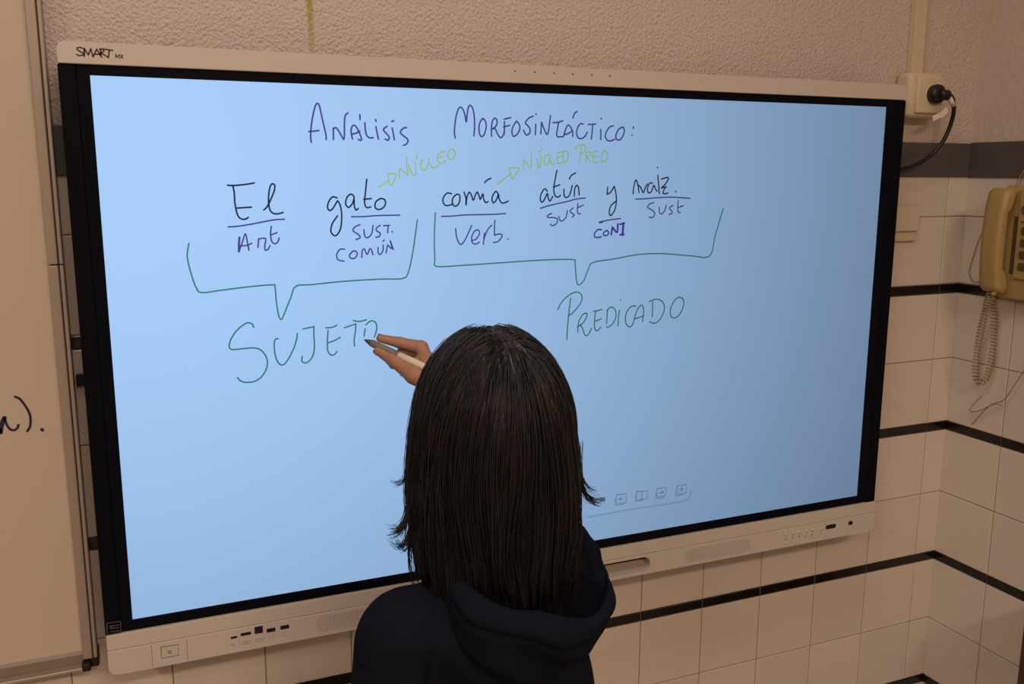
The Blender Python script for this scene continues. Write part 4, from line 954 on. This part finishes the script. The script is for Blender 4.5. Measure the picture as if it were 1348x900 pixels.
# ---- pen
pen = empty('stylus_pen', tuple(PT), 'white pen with a grey grip and dark tip held by the child against the display', 'pen')
Lp = float(np.linalg.norm(PE - PT)); l1, l2 = 0.0165, 0.0700
def along(t): return PT + PD * t
MB().lathe(along(0.0006), PE, [(0, 0.0005), (0.0010, 0.0010), (0.003, 0.0014), (0.004, 0.0020), (l1, 0.0058)], 24).build('tip', 'pentip', pen, True)
MB().lathe(along(0.0), PE, [(l1, 0.0056), (l1 + 0.001, 0.0060), (l2, 0.0060)], 28).build('grip', 'pengrey', pen, True)
MB().lathe(along(0.0), PE, [(l2, 0.0055), (l2 + 0.0004, 0.0061), (l2 + 0.030, 0.0061), (Lp - 0.006, 0.0058), (Lp - 0.002, 0.0050), (Lp, 0.0022)], 28).build('barrel', 'penwhite', pen, True)

# ------------------------------------------------------------------ hair
SC = HC + np.array([0.002, -0.008, 0.009]); SR = np.array([0.0770, 0.0940, 0.0925])         # scalp
PART_X = 0.03
def hair_strands(n, K, seed, r0, lift, out, zend, jit, tipclump):
    rg = np.random.default_rng(seed)
    # roots over the scalp above the hair line
    d = rg.normal(size=(n * 3, 3)); d /= np.linalg.norm(d, axis=1, keepdims=True)
    ok = (d[:, 2] > -0.30 + 0.55 * np.clip(d[:, 1], 0, 1) * 1.4) & ~((d[:, 1] > 0.60) & (d[:, 2] < 0.62))
    d = d[ok][:n]; n = len(d)
    pos = SC + d * SR * 1.01
    side = np.where(d[:, 0] - PART_X - 0.05 * rg.normal(size=n) * (np.abs(d[:, 0]) < 0.12) > 0, 1.0, -1.0)
    nrm = d / SR; nrm /= np.linalg.norm(nrm, axis=1, keepdims=True)
    layer = 1.0 + lift * rg.uniform(0.15, 1.0, n)
    # comb: away from the parting, and on the back of the head straight down from the whorl
    back = np.clip(-d[:, 1], 0, 1)
    yq = np.clip(d[:, 1], -0.42, 0.75)                          # parting line from brow to crown
    comb = d - np.stack([np.full(n, PART_X) + 0.02 * np.sin(yq * 11), yq, np.full(n, 0.93)], 1)
    comb = comb / (np.linalg.norm(comb, axis=1, keepdims=True) + 1e-6) + np.array([0, -0.12, -0.18]) + rg.normal(size=(n, 3)) * 0.07
    side = np.sign(d[:, 0] - PART_X) * np.clip(np.abs(d[:, 0]) * 1.6, 0, 1)
    v = comb - nrm * np.sum(comb * nrm, 1, keepdims=True); v /= np.linalg.norm(v, axis=1, keepdims=True) + 1e-9
    v = v + nrm * 0.05; v /= np.linalg.norm(v, axis=1, keepdims=True)
    ze = ZO + zend + rg.normal(size=n) * jit
    # locks: every strand leans towards one of a few hundred guides
    step0 = (pos[:, 2] - ze) * 1.12 / (K - 1); step0 = np.maximum(step0, 0.004)
    pts = [pos.copy()]; ph = rg.uniform(0, 6.28, (n, 3)); fr = rg.uniform(18, 42, n)
    clx = np.sin(d[:, 0] * 23 + d[:, 1] * 9) ; 
    ze = ze + 0.014 * np.sin(d[:, 0] * 9 + d[:, 1] * 5 + 1.0) * np.sin(d[:, 0] * 17 - d[:, 1] * 11)
    step0 = np.maximum((pos[:, 2] - ze) * 1.12 / (K - 1), 0.004)
    for k in range(1, K):
        t = k / (K - 1)
        g = np.stack([side * 0.05 * (1 - t), np.zeros(n), -np.ones(n)], 1)
        a = 0.16 + 0.30 * t
        v = v * (1 - a) + g * a; v /= np.linalg.norm(v, axis=1, keepdims=True)
        pos = pos + v * step0[:, None]
        # stay outside the head
        q = (pos - SC) / (SR * layer[:, None]); l = np.linalg.norm(q, axis=1)
        ins = l < 1.0
        pos[ins] = SC + q[ins] / l[ins, None] * (SR * layer[ins, None])
        # the drape narrows slightly in towards the neck, then rests on shoulders
        low = np.clip((SC[2] - 0.05 - pos[:, 2]) / 0.12, 0, 1)
        pos[:, 0] += (HC[0] + 0.008 - pos[:, 0]) * 0.018 * low
        for c, r in ((np.array(SHL), 0.060), (np.array(SHR), 0.058), (np.array(Z3(0.402, -0.500, -0.625)), 0.072), (np.array(Z3(0.402, -0.495, -0.575)), 0.062)):
            e = pos - c; le = np.linalg.norm(e, axis=1); m = le < r; pos[m] = c + e[m] / le[m, None] * r
        wob = (np.sin(pos[:, 2:3] * fr[:, None] * 1.0 + ph) * np.array([0.0009, 0.0009, 0.0])) * t
        
        zz = pos[:, 2]; az = np.arctan2(d[:, 0], -d[:, 1])
        flow = np.stack([np.sin(az * 5 + zz * 24) + 0.6 * np.sin(az * 13 - zz * 41 + 2), np.sin(az * 7 - zz * 29 + 1) + 0.5 * np.sin(az * 17 + zz * 37), np.zeros(n)], 1) * (0.0058 * t ** 1.3)
        pts.append(pos + wob * 2.2 + flow)
    P = np.stack(pts, 1)                                       # n,K,3
    return P, d
def clump(P, ng, amt, seed, p=1.4):
    rg = np.random.default_rng(seed); n = len(P); gi = rg.choice(n, ng, replace=False)
    mid = P[:, P.shape[1] // 2]; D = np.linalg.norm(mid[:, None, :] - mid[gi][None], axis=2); w = gi[D.argmin(1)]
    t = np.linspace(0, 1, P.shape[1]) ** p
    return P + (P[w] - P) * (amt * t)[None, :, None]
def strand_mesh(P, r, name, m, parent, seed=0, taper=0.35):
    n, K, _ = P.shape; rg = np.random.default_rng(seed)
    T = np.gradient(P, axis=1); T /= np.linalg.norm(T, axis=2, keepdims=True) + 1e-9
    ref = np.array([0.3, 0.9, 0.2]); U = np.cross(T, ref); U /= np.linalg.norm(U, axis=2, keepdims=True) + 1e-9; Wv = np.cross(T, U)
    tt = np.linspace(0, 1, K); rad = r * (1 - (1 - taper) * np.clip((tt - 0.55) / 0.45, 0, 1)) * np.clip(tt * 8 + 0.5, 0, 1)
    rad = rad[None, :] * rg.uniform(0.7, 1.3, (n, 1)); ang = rg.uniform(0, 6.28, n)
    rings = []
    for s in range(3):
        a = ang[:, None] + 2 * math.pi * s / 3
        rings.append(P + (U * np.cos(a)[..., None] + Wv * np.sin(a)[..., None]) * rad[..., None])
    V = np.stack(rings, 2).reshape(-1, 3)                       # n,K,3sides
    base = np.arange(n)[:, None, None] * K * 3 + np.arange(K - 1)[None, :, None] * 3 + np.arange(3)[None, None, :]
    nx = np.arange(n)[:, None, None] * K * 3 + np.arange(K - 1)[None, :, None] * 3 + ((np.arange(3) + 1) % 3)[None, None, :]
    Q = np.stack([base, nx, nx + 3, base + 3], -1).reshape(-1, 4)
    return V, Q
parts = []
P1, _ = hair_strands(10500, 22, 21, 0.0006, 0.085, 0, -0.562, 0.021, 0)
P1 = clump(P1, 330, 0.74, 5)
parts.append(strand_mesh(P1, 0.00062, 'a', 'hair', PN, 1))
P2, _ = hair_strands(3500, 22, 22, 0.0005, 0.12, 0, -0.545, 0.028, 0)
P2 = clump(P2, 300, 0.55, 6)
parts.append(strand_mesh(P2, 0.00048, 'b', 'hair', PN, 2))
# loose fly-away hairs and the two flicked-out ends
rg = np.random.default_rng(77)
P3, d3 = hair_strands(90, 22, 23, 0.0002, 0.17, 0, -0.555, 0.04, 0)
tt = np.linspace(0, 1, 22)
P3 = P3 + (rg.normal(size=(90, 1, 3)) * np.array([0.006, 0.005, 0.003])) * (np.sin(tt * math.pi * rg.uniform(0.5, 1.0, (90, 1))) ** 1)[..., None]
parts.append(strand_mesh(P3, 0.00022, 'c', 'hair', PN, 3))
def flick(n, a, b, c, spread, seed):
    r = np.random.default_rng(seed); a, b, c = map(np.array, (a, b, c)); t = np.linspace(0, 1, 22)[None, :, None]
    A = a + r.normal(size=(n, 3)) * spread; B = b + r.normal(size=(n, 3)) * spread * 0.8; Cc = c + r.normal(size=(n, 3)) * spread * np.array([1.2, 1, 1.0])
    return (A[:, None] * (1 - t) ** 2 + 2 * B[:, None] * t * (1 - t) + Cc[:, None] * t ** 2)
hy = -0.485
parts.append(strand_mesh(flick(70, onY(546, 600, hy), onY(540, 705, hy), onY(517, 700, hy - 0.01), 0.0040, 1), 0.0004, 'd', 'hair', PN, 4))
parts.append(strand_mesh(flick(40, onY(552, 640, hy), onY(535, 745, hy), onY(522, 712, hy - 0.01), 0.0040, 6), 0.0004, 'd', 'hair', PN, 4))
parts.append(strand_mesh(flick(28, onY(545, 560, hy), onY(540, 645, hy), onY(519, 635, hy), 0.0020, 2), 0.0003, 'e', 'hair', PN, 5))
parts.append(strand_mesh(flick(46, onY(757, 580, hy), onY(760, 665, hy), onY(788, 660, hy), 0.0032, 3), 0.0004, 'f', 'hair', PN, 6))
parts.append(strand_mesh(flick(22, onY(752, 560, hy), onY(760, 645, hy), onY(782, 646, hy), 0.0026, 4), 0.0003, 'g', 'hair', PN, 7))
# the closed mass below the strands
def mass_field(P):
    d = ell(P, SC, SR * 1.045)
    d = smin(d, chain(P, [(*(HC + np.array([0.004, -0.035, -0.02])), 0.070), (*(HC + np.array([0.006, -0.040, -0.115])), 0.068), (*(HC + np.array([0.006, -0.042, -0.150])), 0.058)], 0.02), 0.03)
    for sx_ in (-1, 1):
        d = smin(d, cone(P, HC + np.array([sx_ * 0.050, -0.005, -0.02]), HC + np.array([sx_ * 0.058, -0.005, -0.130]), 0.034, 0.026), 0.02)
    ang = np.arctan2(P[..., 0] - HC[0], -(P[..., 1] - HC[1]))
    d = d + 0.0022 * np.sin(ang * 26 + 3 * np.sin(ang * 5)) + 0.0012 * np.sin(ang * 61)
    d = smax(d, -ell(P, HC + np.array([0, 0.100, -0.030]), (0.062, 0.070, 0.100)), 0.006)      # open towards the face
    return smax(d, (ZO - 0.553) - P[..., 2] + 0.004 * np.sin(ang * 19), 0.006)
G, org = grid((HC[0] - 0.13, HC[0] + 0.13, HC[1] - 0.16, HC[1] + 0.12, ZO - 0.60, ZO - 0.28), 0.0028)
Vm, Qm = nets(mass_field(G), org, 0.0028)
parts.append((Vm, Qm))
VV = []; QQ = []; off = 0
for V_, Q_ in parts:
    VV.append(V_); QQ.append(Q_ + off); off += len(V_)
hair = np_part('hair', np.vstack(VV), np.vstack(QQ), 'hair', 'dark brown straight hair down to the shoulders')
